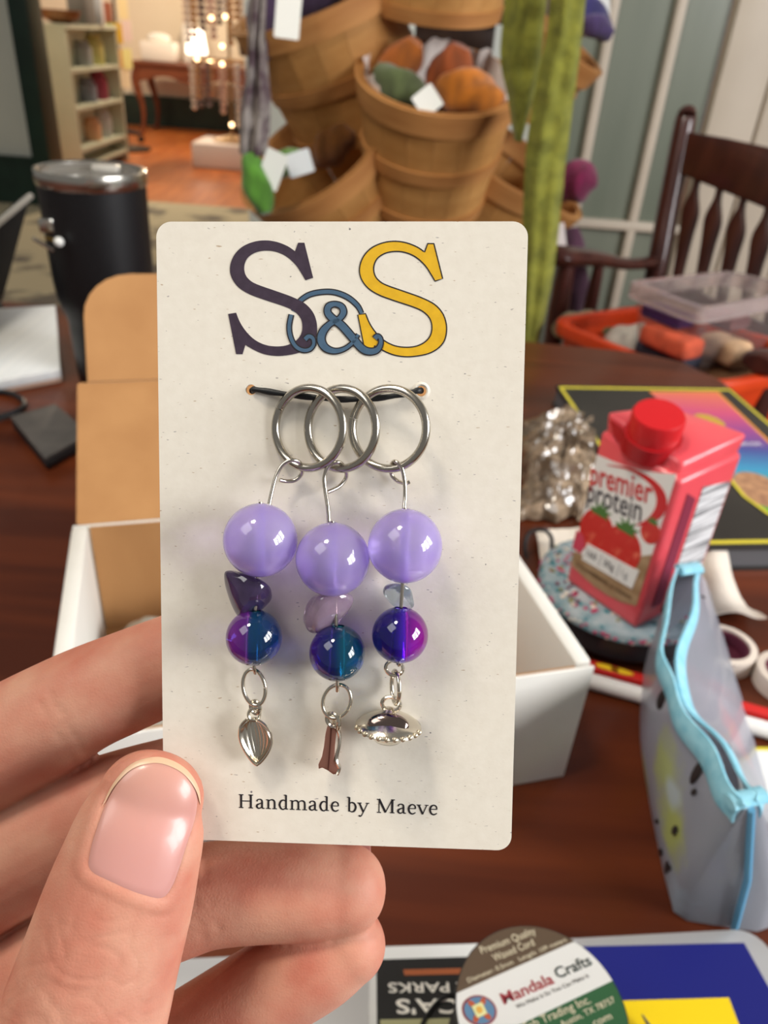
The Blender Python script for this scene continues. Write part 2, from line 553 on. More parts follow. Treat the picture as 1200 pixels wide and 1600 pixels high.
# writing desk
Yd = 9.0
zt_ = YP(240, 98, Yd).z
ax, bx_ = YP(222, 100, Yd).x, YP(405, 110, Yd).x
m_desk = mat('reddish desk wood', (122, 66, 38), .4, c2=(96, 48, 28), scale=3, stretch=(1, 6, 6))
dk = thing('writing_desk', 'reddish brown writing desk with curved legs against the far wall', 'desk', T((ax + bx_) / 2, Yd, 0))
MB().box(((ax + bx_) / 2, Yd, zt_), (bx_ - ax + .06, .6, .04)).build('desk_top', m_desk, dk, bevel=.01)
ap = []
for i in range(25):
    t = i / 24
    ap.append((ax + t * (bx_ - ax), zt_ - .1 - .06 * (math.cos((t - .5) * 4 * math.pi) * .5 + .5)))
MB().prism([[(ax, zt_ - .02)] + ap + [(bx_, zt_ - .02)]], -.012, .012, frame((0, Yd - .27, 0), (1, 0, 0), (0, 0, 1), (0, -1, 0))).build('apron', m_desk, dk)
for x in (ax + .03, bx_ - .03):
    for yy in (Yd - .26, Yd + .24):
        sgn = 1 if x < (ax + bx_) / 2 else -1
        pth = cat([(x, yy, zt_ - .02, .038), (x - .03 * sgn, yy, zt_ * .75, .045), (x + .02 * sgn, yy, zt_ * .4, .026), (x + .01 * sgn, yy, zt_ * .12, .02), (x - .02 * sgn, yy, 0.0, .03)], 5)
        MB().tube([q[:3] for q in pth], [q[3] for q in pth], 8).build('leg', m_desk, dk)
for (x, y, h, wd, name, lb, c) in ((252, 80, .17, .33, 'storage_bin', 'white storage bin at the left of the far desk', (236, 228, 216)),):
    p = YP(x, 95, Yd)
    MB().box((p.x, Yd, zt_ + .02 + h / 2), (wd, .25, h), taper=1.06).build(name, mat('bin white', c, .7), bevel=.02, label=lb, cat='bin')
    MB().ball((p.x, Yd - .02, zt_ + .02 + h + .03), .07, sc=(1.7, 1, .7)).build('white_cushion', mat('cushion white', (240, 234, 224), .9), label='soft white bundle lying on the storage bin', cat='bundle')
p = YP(292, 60, Yd)
MB().lathe([(.07, 0), (.075, .03), (.07, .3), (.04, .4), (.035, .5), (.04, .52)], 16, T(p.x, Yd + .1, zt_ + .02)).build('tall_vase', mat('vase porcelain', (232, 226, 216), .3), label='tall white vase on the far desk behind the lamp', cat='vase')
p = YP(312, 95, Yd)
lm = thing('desk_lamp', 'glowing white lamp on the right of the far desk', 'lamp', T(p.x, Yd - .1, zt_ + .02))
MB().lathe([(.07, 0), (.07, .02), (.02, .04), (.02, .1)], 16, T(p.x, Yd - .1, zt_ + .02)).build('lamp_base', mat('lamp base brass', (180, 140, 90), .35, .8), lm)
MB().lathe([(.1, .09), (.105, .11), (.09, .2), (.075, .3), (.03, .31)], 20, T(p.x, Yd - .1, zt_ + .02)).build('lamp_shade', mat('lit lamp shade', (255, 240, 220), .6, emit=3.2), lm)

# office chair base beside the shelf
p = G(190, 222, 0)
oc = thing('office_chair', 'black star base of an office chair on the orange floor', 'chair', T(p.x - .12, p.y, 0))
m_blk = mat('black plastic', (22, 22, 24), .45)
MB().tube([(p.x - .12, p.y, .06), (p.x - .12, p.y, .42)], .03, 10).build('post', m_blk, oc)
for i in range(5):
    a = i * math.tau / 5 + .2
    q = (p.x - .12 + .3 * math.cos(a), p.y + .3 * math.sin(a))
    MB().tube([(p.x - .12, p.y, .12), (q[0], q[1], .075)], [.03, .018], 8).build('leg', m_blk, oc)
    MB().lathe([(.02, -.015), (.03, -.012), (.03, .012), (.02, .015)], 12, zframe((q[0], q[1], .031), (math.sin(a), -math.cos(a), 0))).build('caster', m_blk, oc)

# glass bead stand on a white plinth
Yg = 7.35
A, B = G(300, 262, 0), G(432, 262, 0)
pz = YP(300, 222, A.y).z
m_plinth = mat('white plinth paint', (224, 212, 204), .5)
MB().box((A.x + .42, A.y + .25, pz / 2), (.84, .5, pz)).build('display_plinth', m_plinth, bevel=.02, label='low white display plinth on the orange shop floor', cat='plinth')
gx, gy = A.x + .30, A.y + .22
gs = thing('strand_stand', 'slim stand with tiers hung with sparkling bead strands on the white plinth', 'display stand', T(gx, gy, pz))
m_brass = mat('pale brass', (206, 178, 140), .25, .9)
MB().lathe([(.16, 0), (.16, .02), (.03, .05)], 24, T(gx, gy, pz)).build('base', m_brass, gs)
MB().tube([(gx, gy, pz), (gx, gy, 1.5)], .012, 8).build('pole', m_brass, gs)
for zz, rr_ in ((.78, .3), (1.42, .3)):
    MB().tube([(gx + rr_ * math.cos(a), gy + rr_ * math.sin(a), zz) for a in (i * math.tau / 24 for i in range(24))], .008, 6, closed=True).tube([(gx - rr_, gy, zz), (gx + rr_, gy, zz)], .006, 6).build('hoop', m_brass, gs)
m_str = [mat('bead strand rose', (226, 190, 176), .12, .55), mat('bead strand pearl', (238, 228, 220), .1, .6), mat('bead strand gold', (220, 172, 120), .15, .7), mat('bead strand smoke', (120, 104, 108), .15, .5)]
def strand_mb(h):
    mb = MB()
    n = int(h / .045)
    for i in range(n):
        mb.lathe([(.006, -.021), (.026, -.010), (.026, .010), (.006, .021)], 6, T(0, 0, -i * .045))
    return mb
for zz, rr_, n, h in ((.78, .3, 16, .5), (1.42, .32, 22, .62)):
    for i in range(n):
        a = i * math.tau / n
        st = strand_mb(h * random.uniform(.6, 1)).build('bead_strand', m_str[i % 4], gs, space=T(gx + rr_ * math.cos(a), gy + rr_ * math.sin(a), zz - .02))
m_glint = mat('glowing glint', (255, 214, 160), .4, emit=6)  # painted glints: small glowing balls added among the strands
for (x, y) in ((347, 72), (347, 100), (308, 92), (330, 28), (352, 26), (392, 45), (362, 195)):
    q = YP(x, y, gy - .34)
    MB().ball(q, .016, nu=8, nv=10).build('glint', m_glint, gs)
pl = thing('potted_plant', 'tiny green plant in a dark pot in front of the bead strands', 'plant', T(gx + .28, gy - .33, .62))
pp = YP(381, 88, gy - .35)
pl.matrix_world = T(pp.x, gy - .35, pp.z); MW[pl.name] = T(pp.x, gy - .35, pp.z)
MB().lathe([(.03, 0), (.045, .1), (.04, .1), (.03, .02)], 14, T(pp.x, gy - .35, pp.z)).build('pot', mat('dark pot', (66, 48, 40), .6), pl)
lf = MB()
for i in range(24):
    a, b = random.uniform(0, math.tau), random.uniform(.02, .06)
    lf.ball((pp.x + b * math.cos(a), gy - .35 + b * math.sin(a), pp.z + .11 + random.uniform(0, .05)), .022, nu=4, nv=6, sc=(1, 1, .5))
lf.build('foliage', mat('plant green', (70, 100, 50), .6), pl)

# ================================================================== basket tower
m_bsk = mat('pale basket wood', (196, 146, 84), .6, c2=(172, 120, 62), scale=3.5, stretch=(3, 3, 8), bump=.12, bscale=50)
m_bsk2 = mat('basket rim wood', (192, 138, 80), .6, c2=(168, 114, 62), scale=6, stretch=(1, 1, 6), bump=.1, bscale=60)
def basket(rim, axis, R1, R0, H, label, n=18):
    ax_ = Vector(axis).normalized()
    base = Vector(rim) - ax_ * H
    m = zframe(base, ax_)
    t = thing('bushel_basket', label, 'basket', m, 'bushel baskets on the yarn tower')
    half = math.pi / n
    mb = MB()
    rows = []
    for k in range(4):
        f = k / 3
        rr = R0 + (R1 - R0) * f
        row_o = [((rr + .002) * math.cos(a), (rr + .002) * math.sin(a), H * f) for a in (-half * .985, 0, half * .985)]
        row_i = [((rr - .002) * math.cos(a), (rr - .002) * math.sin(a), H * f) for a in (half * .985, 0, -half * .985)]
        rows.append(row_o + row_i)
    mb.rings(rows)
    st = mb.build('stave', m_bsk, t, space=m, origin=Vector((0, 0, 0)), angle=30)
    for i in range(1, n):
        s2 = copy_part(st, t, RZ(i * math.tau / n) @ T(0, 0, 0))
    MB().lathe([(.0, .006), (R0 - .003, .006), (R0 - .003, 0.0), (.0, 0)], n * 2).build('bottom', m_bsk, t, space=m)
    def hoop(z0, z1, off, nm):
        r0 = R0 + (R1 - R0) * z0 / H
        r1 = R0 + (R1 - R0) * z1 / H
        MB().lathe([(r0 + off, z0), (r1 + off, z1), (r1 + off - .004, z1), (r0 + off - .004, z0)], 48, cap=False, closed=True).build(nm, m_bsk2, t, space=m)
    hoop(H - .034, H + .002, .007, 'rim_hoop')
    hoop(H - .034, H + .002, -.003, 'inner_hoop')
    hoop(H * .42, H * .42 + .022, .006, 'middle_hoop')
    hoop(0.0, .02, .006, 'bottom_hoop')
    return t, m

def skein(center, axis, L, r, c, label, nm='yarn_skein', catg='yarn', twist=5, cn=None):
    m = zframe(center, axis)
    rs = []
    N, K = 26, 18
    for i in range(N + 1):
        f = i / N
        rr = r * (math.sin(math.pi * (.06 + .88 * f)) ** .5)
        rs.append([((rr * (1 + .1 * math.sin(3 * a + f * twist * 2))) * math.cos(a), rr * (1 + .1 * math.sin(3 * a + f * twist * 2)) * math.sin(a), (f - .5) * L) for a in (j * math.tau / K for j in range(K))])
    return MB().rings(rs, m=m).build(nm, mat('yarn ' + (cn or str(c)), c, .95, c2=tuple(int(v * .72) for v in c), scale=40, stretch=(1, 1, .3), bump=.5, bscale=160, sheen=.3), label=label, cat=catg)
def tagcard(p, w_, h, rot, label, nm='paper_tag', nx=(1, 0, 0), c=(226, 226, 218)):
    xx = Vector(nx).normalized()
    zz = Vector((0, -1, .25)).normalized()
    yy = zz.cross(xx).normalized()
    xx = yy.cross(zz)
    return MB().prism([rrect(w_, h, w_ * .06, 2)], -.0006, .0006, frame(p, xx, yy, zz) @ Matrix.Rotation(rot, 4, 'Z')).build(nm, mat('tag paper %d' % sum(c), c, .7), label=label, cat='tag')

# central post of the tower
pc = YP(690, 300, 1.7)
tw = thing('basket_stand', 'dark brown wooden post carrying the tower of baskets', 'stand', T(pc.x, 1.72, 0))
m_dpost = mat('dark post wood', (70, 48, 34), .6, c2=(52, 34, 24), scale=4, stretch=(6, 6, 1))
MB().box((pc.x, 1.84, .8), (.16, .05, 1.6)).build('post', m_dpost, tw, bevel=.006)
MB().box((pc.x, 1.84, .02), (.5, .4, .04)).build('foot', m_dpost, tw, bevel=.006)
for zz in (.62, .82, 1.12):
    MB().box((pc.x - .02, 1.80, zz), (.42, .03, .05)).build('crossbar', m_dpost, tw, bevel=.005)

B1, mB1 = basket(YP(687, 122, 1.40), (.04, -.34, .94), .128, .1, .205, 'bushel basket with orange brown yarn and white tissue in the tower\'s middle')
B2, mB2 = basket(YP(495, -6, 1.52), (-.36, -.22, .9), .145, .112, .21, 'bushel basket at the upper left of the tower with a long white tag')
B3, mB3 = basket(YP(488, 238, 1.45), (-.48, -.40, .78), .14, .112, .16, 'shallow tilted basket at the lower left holding grey and green packets')
B4, mB4 = basket(YP(705, -232, 1.46), (.03, -.2, .97), .135, .104, .2, 'topmost basket of the tower seen only by its underside')
B5, mB5 = basket(YP(792, 245, 1.58), (.42, -.25, .87), .13, .1, .2, 'bushel basket half hidden behind the middle basket, right of it')
B6, mB6 = basket(YP(880, 62, 1.62), (.5, -.2, .84), .085, .06, .13, 'small basket poking out right of the green scarves, upper')
B7, mB7 = basket(YP(868, 305, 1.6), (.5, -.25, .83), .06, .045, .11, 'small basket poking out right of the green scarves under magenta yarn')
B8, mB8 = basket(YP(600, 385, 1.55), (-.1, -.25, .96), .15, .12, .2, 'lowest basket of the tower just above the card')

o1 = (198, 112, 30)
for (x, y, Y, ax_, L, r, lb, c) in (
        (622, 108, 1.42, (.5, -.3, .75), .1, .03, 'orange yarn skein at the back left in the middle basket', (190, 104, 26)),
        (700, 122, 1.43, (.3, -.2, .9), .1, .034, 'rust brown yarn skein at the back of the middle basket', (160, 78, 28)),
        (735, 150, 1.37, (.9, -.4, -.2), .11, .036, 'bright orange yarn skein at the front right of the middle basket', (208, 122, 30)),
        (628, 138, 1.35, (.85, -.3, -.4), .1, .026, 'sage green yarn skein at the front left of the middle basket', (92, 104, 62)),
        (522, 226, 1.46, (.5, -.3, .6), .09, .03, 'brown yarn skein in the lower left basket', (146, 88, 26)),
        (425, 20, 1.42, (.3, -.2, .9), .13, .035, 'purple yarn skein over the rim of the upper left basket', (76, 52, 86)),
        (500, -8, 1.5, (.6, -.2, .6), .12, .04, 'dark violet yarn skein deep in the upper left basket', (66, 44, 76)),
        (915, 20, 1.55, (.7, -.2, -.4), .1, .025, 'indigo yarn skein on the small upper right basket', (58, 54, 112)),
        (932, 42, 1.53, (.8, -.2, -.3), .06, .018, 'small violet yarn skein at the tip of the upper right basket', (78, 60, 110)),
        (900, 284, 1.53, (.5, -.6, .5), .075, .036, 'magenta yarn ball on the small lower right basket', (128, 26, 74)),
        (895, 425, 1.5, (.2, -.2, -.95), .16, .028, 'plum yarn hank hanging beside the chair arm', (78, 40, 62)),
        (402, 288, 1.28, (.3, -.3, -.8), .09, .022, 'leaf green yarn skein at the lip of the lower left basket', (84, 140, 40)),
        (445, 255, 1.36, (.9, -.2, .3), .08, .02, 'lime green yarn skein between the grey packets', (120, 166, 70))):
    skein(YP(x, y, Y), ax_, L, r, c, lb)
tagcard(YP(452, -2, 1.30), .036, .10, R(-3), 'long white tag hanging over the upper left basket')
tagcard(YP(668, 158, 1.29), .035, .035, R(40), 'white square tag on the yarn in the middle basket')
tagcard(YP(425, 265, 1.28), .035, .055, R(-20), 'grey white packet at the left of the lower left basket', c=(206, 208, 200))
tagcard(YP(468, 255, 1.31), .04, .035, R(20), 'pale grey packet at the right of the lower left basket', c=(200, 204, 204))
tagcard(YP(930, 25, 1.58), .05, .06, R(10), 'white tag behind the indigo yarn at the upper right', c=(206, 208, 206))
tagcard(YP(873, 372, 1.46), .025, .05, R(15), 'small white tag hanging left of the chair arm', c=(206, 196, 192))
# tissue lining of the middle basket
def tissue(u_, v_):
    a = R(-30 + 250 * u_)
    z = .214 - .10 * v_ + .005 * (1 - v_) * math.sin(9 * a) + .003 * (1 - v_) * math.sin(23 * a)
    rr = .1 + .028 * z / .205 - .011 + .003 * math.sin(17 * a + 5 * v_) + .002 * math.sin(31 * a)
    return mB1 @ Vector((rr * math.cos(a), rr * math.sin(a), z))
MB().grid(tissue, 70, 6, thick=.0006).build('tissue_paper', mat('white tissue', (230, 220, 212), .8), label='crumpled white tissue lining the middle basket', cat='tissue paper')

def scarf(name, left, right, Y, m, label, waves=2, amp=.0025, thick=.006):
    L = cat([tuple(YP(x, y, Y)) for x, y in left], 8)
    Rr = cat([tuple(YP(x, y, Y)) for x, y in right], 8)
    n = min(len(L), len(Rr)) - 1
    def fn(u_, v_):
        i = u_ * n
        k = min(int(i), n - 1)
        f = i - k
        a = Vector(L[k]).lerp(Vector(L[k + 1]), f)
        b = Vector(Rr[k]).lerp(Vector(Rr[k + 1]), f)
        p = a.lerp(b, v_)
        p.y += amp * math.sin(v_ * waves * math.tau + u_ * 2) - .012 * math.sin(math.pi * v_) + .006 * noise.noise(p * 40)
        return p
    MB().grid(fn, n * 2, 24, thick=thick).build(name, m, label=label, cat='scarf')
m_moss = mat('moss green knit', (132, 132, 46), .95, c2=(104, 106, 34), scale=50, bump=1.0, bscale=150, sheen=.2)
scarf('knitted_scarf', [(795, -80), (788, 10), (782, 90), (793, 150), (803, 218)], [(862, -80), (852, 20), (846, 90), (835, 150), (816, 222)], 1.27, m_moss, 'moss green knitted scarf, shorter and left of the pair hanging by the baskets')
scarf('knitted_scarf', [(862, -80), (856, 40), (838, 130), (822, 240), (816, 380), (812, 560)], [(925, -80), (912, 40), (898, 150), (884, 260), (866, 420), (838, 560)], 1.22, m_moss, 'long moss green knitted scarf hanging right of the baskets down to the card')
m_mott = mat('mottled grey lace', (140, 132, 126), .95, c2=(84, 66, 72), scale=26, thr=(.45, .6), bump=.8, bscale=90)
scarf('lace_scarf', [(400, -60), (392, 40), (384, 110), (374, 170), (372, 240)], [(420, -60), (414, 40), (418, 110), (422, 170), (416, 244)], 1.3, m_mott, 'mottled grey lace scarf hanging at the left side of the baskets', 2, .008)

# ================================================================== wooden armchair
m_ch = mat('dark cherry wood', (74, 36, 28), .32, c2=(54, 24, 20), scale=5, stretch=(8, 8, 1), coat=.25)
A = YP(1070, 194, 1.62)
Ab = YP(1022, 440, 1.55)
Bt = YP(1400, 302, 1.30)
dirb = Bt - A
Bb = Ab + dirb
cc = thing('armchair', 'dark cherry wooden armchair with spindle back beyond the table', 'chair', T((Ab.x + Bb.x) / 2 - .1, Ab.y - .25, 0))
fdir = Vector((-dirb.y, dirb.x, 0)).normalized()
if fdir.y > 0:
    fdir = -fdir
def post(top, mid):
    low = Vector((mid.x, mid.y, 0)) - fdir * .06
    seatp = Vector((mid.x, mid.y, .45))
    pth = cat([(*(top + Vector((0, 0, .012))), .016), (*top, .02), (*top.lerp(mid, .5), .021), (*mid, .022), (*seatp, .022), (*low, .017)], 6)
    MB().tube([q[:3] for q in pth], [q[3] for q in pth], 12).build('back_post', m_ch, cc)
post(A, Ab)
post(Bt, Bb)
xb = dirb.normalized()
zup = (A - Ab).normalized()
nb = xb.cross(zup).normalized()
H_r = .082
ml = frame(A, xb, zup, nb)
Lb = dirb.length
MB().prism([[(0, -.012), (Lb * .25, .0), (Lb * .5, .008), (Lb * .75, .0), (Lb, -.012), (Lb, -H_r), (Lb * .5, -H_r - .004), (0, -H_r)]], -.011, .011, ml).build('crest_rail', m_ch, cc, bevel=.004)
hb = (A - Ab).length
MB().prism([[(0, -hb + .02), (Lb, -hb + .02), (Lb, -hb - .02), (0, -hb - .02)]], -.011, .011, ml).build('lower_rail', m_ch, cc, bevel=.004)
for i in range(7):
    x = Lb * (i + 1) / 8
    y0, y1 = -H_r + .005, -hb + .01
    wpts = [(0, .006), (.12, .006), (.3, .017), (.5, .014), (.75, .011), (1, .009)]
    sp = cat([(y0 + (y1 - y0) * a, b) for a, b in wpts], 4)
    MB().prism([[(x - b, a) for a, b in sp] + [(x + b, a) for a, b in reversed(sp)]], -.006, .006, ml).build('spindle', m_ch, cc, bevel=.002)
def arm(pb, pf):
    pth = cat([(*pb, .019, 1), (*(pb.lerp(pf, .35) + Vector((0, 0, -.008))), .02, 1), (*(pb.lerp(pf, .7)), .026, 1), (*pf, .032, 1), (*(pf + (pf - pb).normalized() * .022), .02, 1)], 6)
    mb = MB().tube([q[:3] for q in pth], [q[3] for q in pth], 12, flat=.55)
    mb.build('armrest', m_ch, cc)
    for f, rr in ((.62, .011), (.92, .016)):
        a = pb.lerp(pf, f)
        b = Vector((a.x, a.y, .46))
        pth = cat([(*a, rr * .8), (*a.lerp(b, .3), rr * 1.15), (*a.lerp(b, .6), rr), (*b, rr * .8)], 5)
        MB().tube([q[:3] for q in pth], [q[3] for q in pth], 10).build('arm_support', m_ch, cc)
apb, apf = YP(1030, 408, 1.56), YP(874, 400, 1.36)
arm(apb, apf)
arm(apb + dirb, apf + dirb)
s0 = Vector((Ab.x, Ab.y, .45)); s1 = Vector((Bb.x, Bb.y, .45))
f0 = Vector((apf.x, apf.y, .45)); f1 = f0 + Vector((dirb.x, dirb.y, 0))
MB().hexa([q + Vector((0, 0, -.03)) for q in (f0, f1, s1, s0)], [f0, f1, s1, s0]).build('seat', m_ch, cc, bevel=.01)
for q in (f0.lerp(s1, .08), f1.lerp(s0, .08)):
    MB().tube([(q.x, q.y, .43), (q.x, q.y, .2), (q.x, q.y, 0)], [.022, .024, .016], 10).build('front_leg', m_ch, cc)

# ---- orange tub with the clear box standing on the chair seat
m_or = mat('orange plastic', (206, 66, 22), .35, c2=(190, 54, 18), scale=8)
zt2, zb2 = .70, .452
cs = [G(858, 498, zt2), G(1115, 602, zt2), G(1330, 560, zt2), G(1010, 476, zt2)]
def rquad(c4, ins, z, n=5, rad=.05):
    """rounded quad loop at height z, inset from its corners."""
    cen = sum(c4, Vector()) / 4
    pts = []
    for i in range(4):
        p = c4[i]; a = c4[i - 1]; b = c4[(i + 1) % 4]
        p0 = p + (a - p).normalized() * rad
        p1 = p + (b - p).normalized() * rad
        for k in range(n + 1):
            t = k / n
            q = p0 * (1 - t) ** 2 + p * 2 * t * (1 - t) + p1 * t * t
            d = (cen - q)
            d.z = 0
            q = q + d.normalized() * ins
            pts.append((q.x, q.y, z))
    return pts
tub = thing('storage_tub', 'bright orange plastic tub on the seat of the armchair', 'tub', T((cs[0].x + cs[2].x) / 2, (cs[0].y + cs[2].y) / 2, .452))
MB().rings([rquad(cs, .035, zb2 + .004), rquad(cs, .006, zt2 - .012), rquad(cs, .01, zt2 - .012), rquad(cs, .04, zb2 + .012)]).build('tub_body', m_or, tub)
MB().rings([rquad(cs, .012, zt2 - .02), rquad(cs, -.006, zt2 - .02), rquad(cs, -.006, zt2), rquad(cs, .012, zt2)], closed=True).build('tub_rim', m_or, tub, bevel=.003)
m_cl = mat('clear plastic', (246, 242, 240), .06, trans=.96, ior=1.06)
zc1, zc0 = .775, .668
c2s = [G(985, 440, zc1), G(1098, 482, zc1), G(1262, 452, zc1), G(1140, 424, zc1)]
cb = thing('clear_box', 'clear plastic box of yarn in front of the chair spindles', 'box', T((c2s[0].x + c2s[2].x) / 2, (c2s[0].y + c2s[2].y) / 2, zc0))
MB().rings([rquad(c2s, .03, zc0, rad=.02), rquad(c2s, .008, zc1 - .02, rad=.02), rquad(c2s, .010, zc1 - .02, rad=.02), rquad(c2s, .032, zc0 + .003, rad=.02)]).build('box_wall', m_cl, cb)
MB().rings([rquad(c2s, .01, zc1 - .022, rad=.02), rquad(c2s, -.006, zc1 - .022, rad=.02), rquad(c2s, -.006, zc1, rad=.02), rquad(c2s, .01, zc1, rad=.02)], closed=True).build('box_lid_rim', mat('milky lid', (232, 216, 212), .25, trans=.75, ior=1.15), cb)
MB().prism([[(q[0], q[1]) for q in rquad(c2s, .01, 0, rad=.02)]], zc1 - .004, zc1 - .001).build('box_lid', m_cl, cb)
cen = sum(c2s, Vector()) / 4
e1 = (c2s[1] - c2s[0]).normalized(); e1.z = 0; e1.normalize()
e2 = Vector((-e1.y, e1.x, 0))
def folded(px, py, z0, dx, dy, dz, c, nm, lb, catg):
    p = G(px, py, z0 + dz)
    MB().box((0, 0, dz / 2), (dx, dy, dz), frame(Vector((p.x, p.y, z0)) + e2 * dy * .5, e1, e2, (0, 0, 1))).build(nm, mat('stuff ' + lb, c, .9, c2=tuple(int(v * .8) for v in c), scale=40, bump=.4, bscale=90), bevel=min(dx, dz) * .3, seg=3, label=lb, cat=catg)
folded(1030, 545, .674, .095, .045, .022, (60, 62, 76), 'folded_fabric', 'slate grey fabric at the bottom of the clear box', 'fabric')
folded(1036, 520, .697, .09, .045, .03, (214, 92, 60), 'folded_fabric', 'coral orange fabric inside the clear box', 'fabric')
folded(1032, 484, .728, .075, .04, .02, (72, 30, 120), 'folded_fabric', 'deep purple fabric on the coral fabric in the clear box', 'fabric')
folded(1120, 530, .676, .07, .05, .035, (206, 168, 130), 'folded_fabric', 'beige fabric in the right half of the clear box', 'fabric')
folded(1120, 490, .712, .06, .05, .022, (130, 80, 80), 'folded_fabric', 'dusty red fabric on the beige fabric in the clear box', 'fabric')
for (x, y, r, c, lb) in ((935, 512, .03, (150, 150, 100), 'olive yarn ball in the orange tub'), (905, 505, .026, (170, 160, 120), 'khaki yarn ball at the left end of the orange tub'), (985, 528, .028, (190, 186, 172), 'off white yarn ball in the orange tub beside the clear box')):
    p = G(x, y, .665)
    skein((p.x, p.y, .66), (.9, .3, .1), .09, r, c, lb)
carton_box('shipping_carton', cen.x + .03, cen.y + .04, .469, (.30, .19, .195), mat('brown carton', (120, 84, 56), .8), 'brown carton inside the orange tub under the clear box', rz=math.atan2(e1.y, e1.x))

# ================================================================== table
m_tab = mat('dark mahogany table', (104, 48, 22), .33, c2=(72, 30, 14), scale=2.2, stretch=(1.2, 14, 14), bump=.04, bscale=120, spec=.35)
tb = thing('dining_table', 'dark mahogany dining table with a glossy top', 'table', T(-.3, .4, 0))
poly = [(-1.05, .945), (.10, .952), (.30, .94), (.355, .915), (.385, .86), (.405, .7), (.42, .3), (.42, -.1), (-1.05, -.1)]
MB().prism([poly], TZ - .03, TZ).build('table_top', m_tab, tb, bevel=.006)
MB().box((-.32, .45, TZ - .075), (1.25, .8, .088)).build('apron', m_tab, tb, bevel=.004)
for (x, y) in ((-.9, .8), (.26, .8), (-.9, .08), (.26, .08)):
    MB().lathe([(.02, 0), (.026, .03), (.02, .08), (.034, .3), (.028, .45), (.036, .6), (.036, .64)], 16, T(x, y, 0)).build('leg', m_tab, tb)
# ================================================================== things on the table
def lay_text(body, A, B, nrm, m, parent, name='lettering', off=.0002, height=None, bold=0.):
    A, B, nrm = Vector(A), Vector(B), Vector(nrm).normalized()
    x = (B - A).normalized()
    y = nrm.cross(x).normalized()
    mb = text_mb(body, 1.0, bold=bold)
    x0, x1 = min(v.x for v in mb.v), max(v.x for v in mb.v)
    sx = (B - A).length / (x1 - x0)
    sy = sx if height is None else height / .72
    for v in mb.v:
        v.x = (v.x - x0) * sx
        v.y *= sy
        v.z = (v.z > 0) * .00008
    return mb.build(name, m, parent, space=frame(A + nrm * off, x, y, nrm), smooth=False, recalc=False)
def decal(loops, m, parent, mtx, name, z0=.0001, z1=.0002):
    return MB().prism(loops, z0, z1, mtx).build(name, m, parent, smooth=False)

# ---- open mailer box
m_kraft = mat('kraft cardboard', (172, 126, 78), .85, c2=(162, 116, 70), scale=30, stretch=(1, 1, .3), bump=.08, bscale=200)
m_white = mat('white box card', (226, 224, 216), .55, c2=(218, 215, 206), scale=14)
dB = Vector((-.29, .957, 0)).normalized()
eB = Vector((dB.y, -dB.x, 0))
FR = Vector((.103, .268, TZ))
WB, DB, HB = .239, .158, .0765
FL = FR - eB * WB
mx = thing('mailer_box', 'open white mailer box with kraft lining behind the held card', 'box', frame(FL, eB, dB, (0, 0, 1)))
mm = frame(FL, eB, dB, (0, 0, 1))
g = .0016
MB().box((WB / 2, DB / 2, .0012), (WB - .004, DB - .004, .0016)).build('box_bottom', m_kraft, mx, space=mm)
for (nm, y, mo, mi, sg) in (('front_wall', 0, m_white, m_kraft, 1), ('back_wall', DB, m_white, m_kraft, -1)):
    wl = MB().box((WB / 2, y + sg * g / 2, HB / 2 + .0004), (WB, g, HB)).build(nm, mo, mx, space=mm, bevel=.0004)
    MB().box((WB / 2, y + sg * (g + .0008), HB / 2 + .0004), (WB - .018, .0012, HB - .001)).build('lining', mi, wl, space=mm)
for x in (.004, WB - .004):
    MB().box((x, DB / 2, HB / 2 + .0006), (.0085, DB - .007, HB + .001)).build('side_wall', m_white, mx, space=mm, bevel=.0016)
BLt = FL + dB * DB + Vector((0, 0, HB))
def swing(origin, L, target, lo_, hi_):
    best = None
    for i in range(200):
        a = R(lo_ + (hi_ - lo_) * i / 199)
        q = origin + (dB * math.cos(a) + Vector((0, 0, 1)) * math.sin(a)) * L
        e = abs(proj(q)[1] - target)
        if best is None or e < best[0]:
            best = (e, a)
    return best[1]
LL = .105
al = swing(BLt, LL, 600, 0, 85)
dl_ = dB * math.cos(al) + Vector((0, 0, 1)) * math.sin(al)
nl = eB.cross(dl_).normalized()
ml_ = frame(BLt, eB, dl_, nl)
ld = MB().prism([rrect(WB - .004, LL, .002, 2, WB / 2, LL / 2 + .0005)], -.0016, -.0008, ml_).build('lid', m_white, mx, smooth=False)
MB().prism([rrect(WB - .004, LL, .002, 2, WB / 2, LL / 2 + .0005)], -.0008, .0, ml_).build('lid_lining', m_kraft, ld, smooth=False)
B2t = BLt + dl_ * (LL + .0012)
L2 = .075
a2 = swing(B2t, L2, 428, 20, 110)
d2 = dB * math.cos(a2) + Vector((0, 0, 1)) * math.sin(a2)
ml2 = frame(B2t, eB, d2, eB.cross(d2).normalized())
fl_pts = [(.008, 0), (WB - .008, 0)] + [(WB - .008 - .03 + .03 * math.cos(a), L2 - .03 + .03 * math.sin(a)) for a in (R(k * 15) for k in range(7))] + [(.038 + .03 * math.cos(a), L2 - .03 + .03 * math.sin(a)) for a in (R(90 + k * 15) for k in range(7))]
tf = MB().prism([fl_pts], -.0016, -.0008, ml2).build('tuck_flap', m_white, mx, smooth=False)
MB().prism([fl_pts], -.0008, 0, ml2).build('flap_lining', m_kraft, tf, smooth=False)
decal([rrect(.012, .006, .001, 2, WB - .055, .052)], mat('yellow sticker', (232, 190, 20), .5), mx, frame(FL, eB, (0, 0, 1), eB.cross(Vector((0, 0, 1)))), 'yellow_mark')
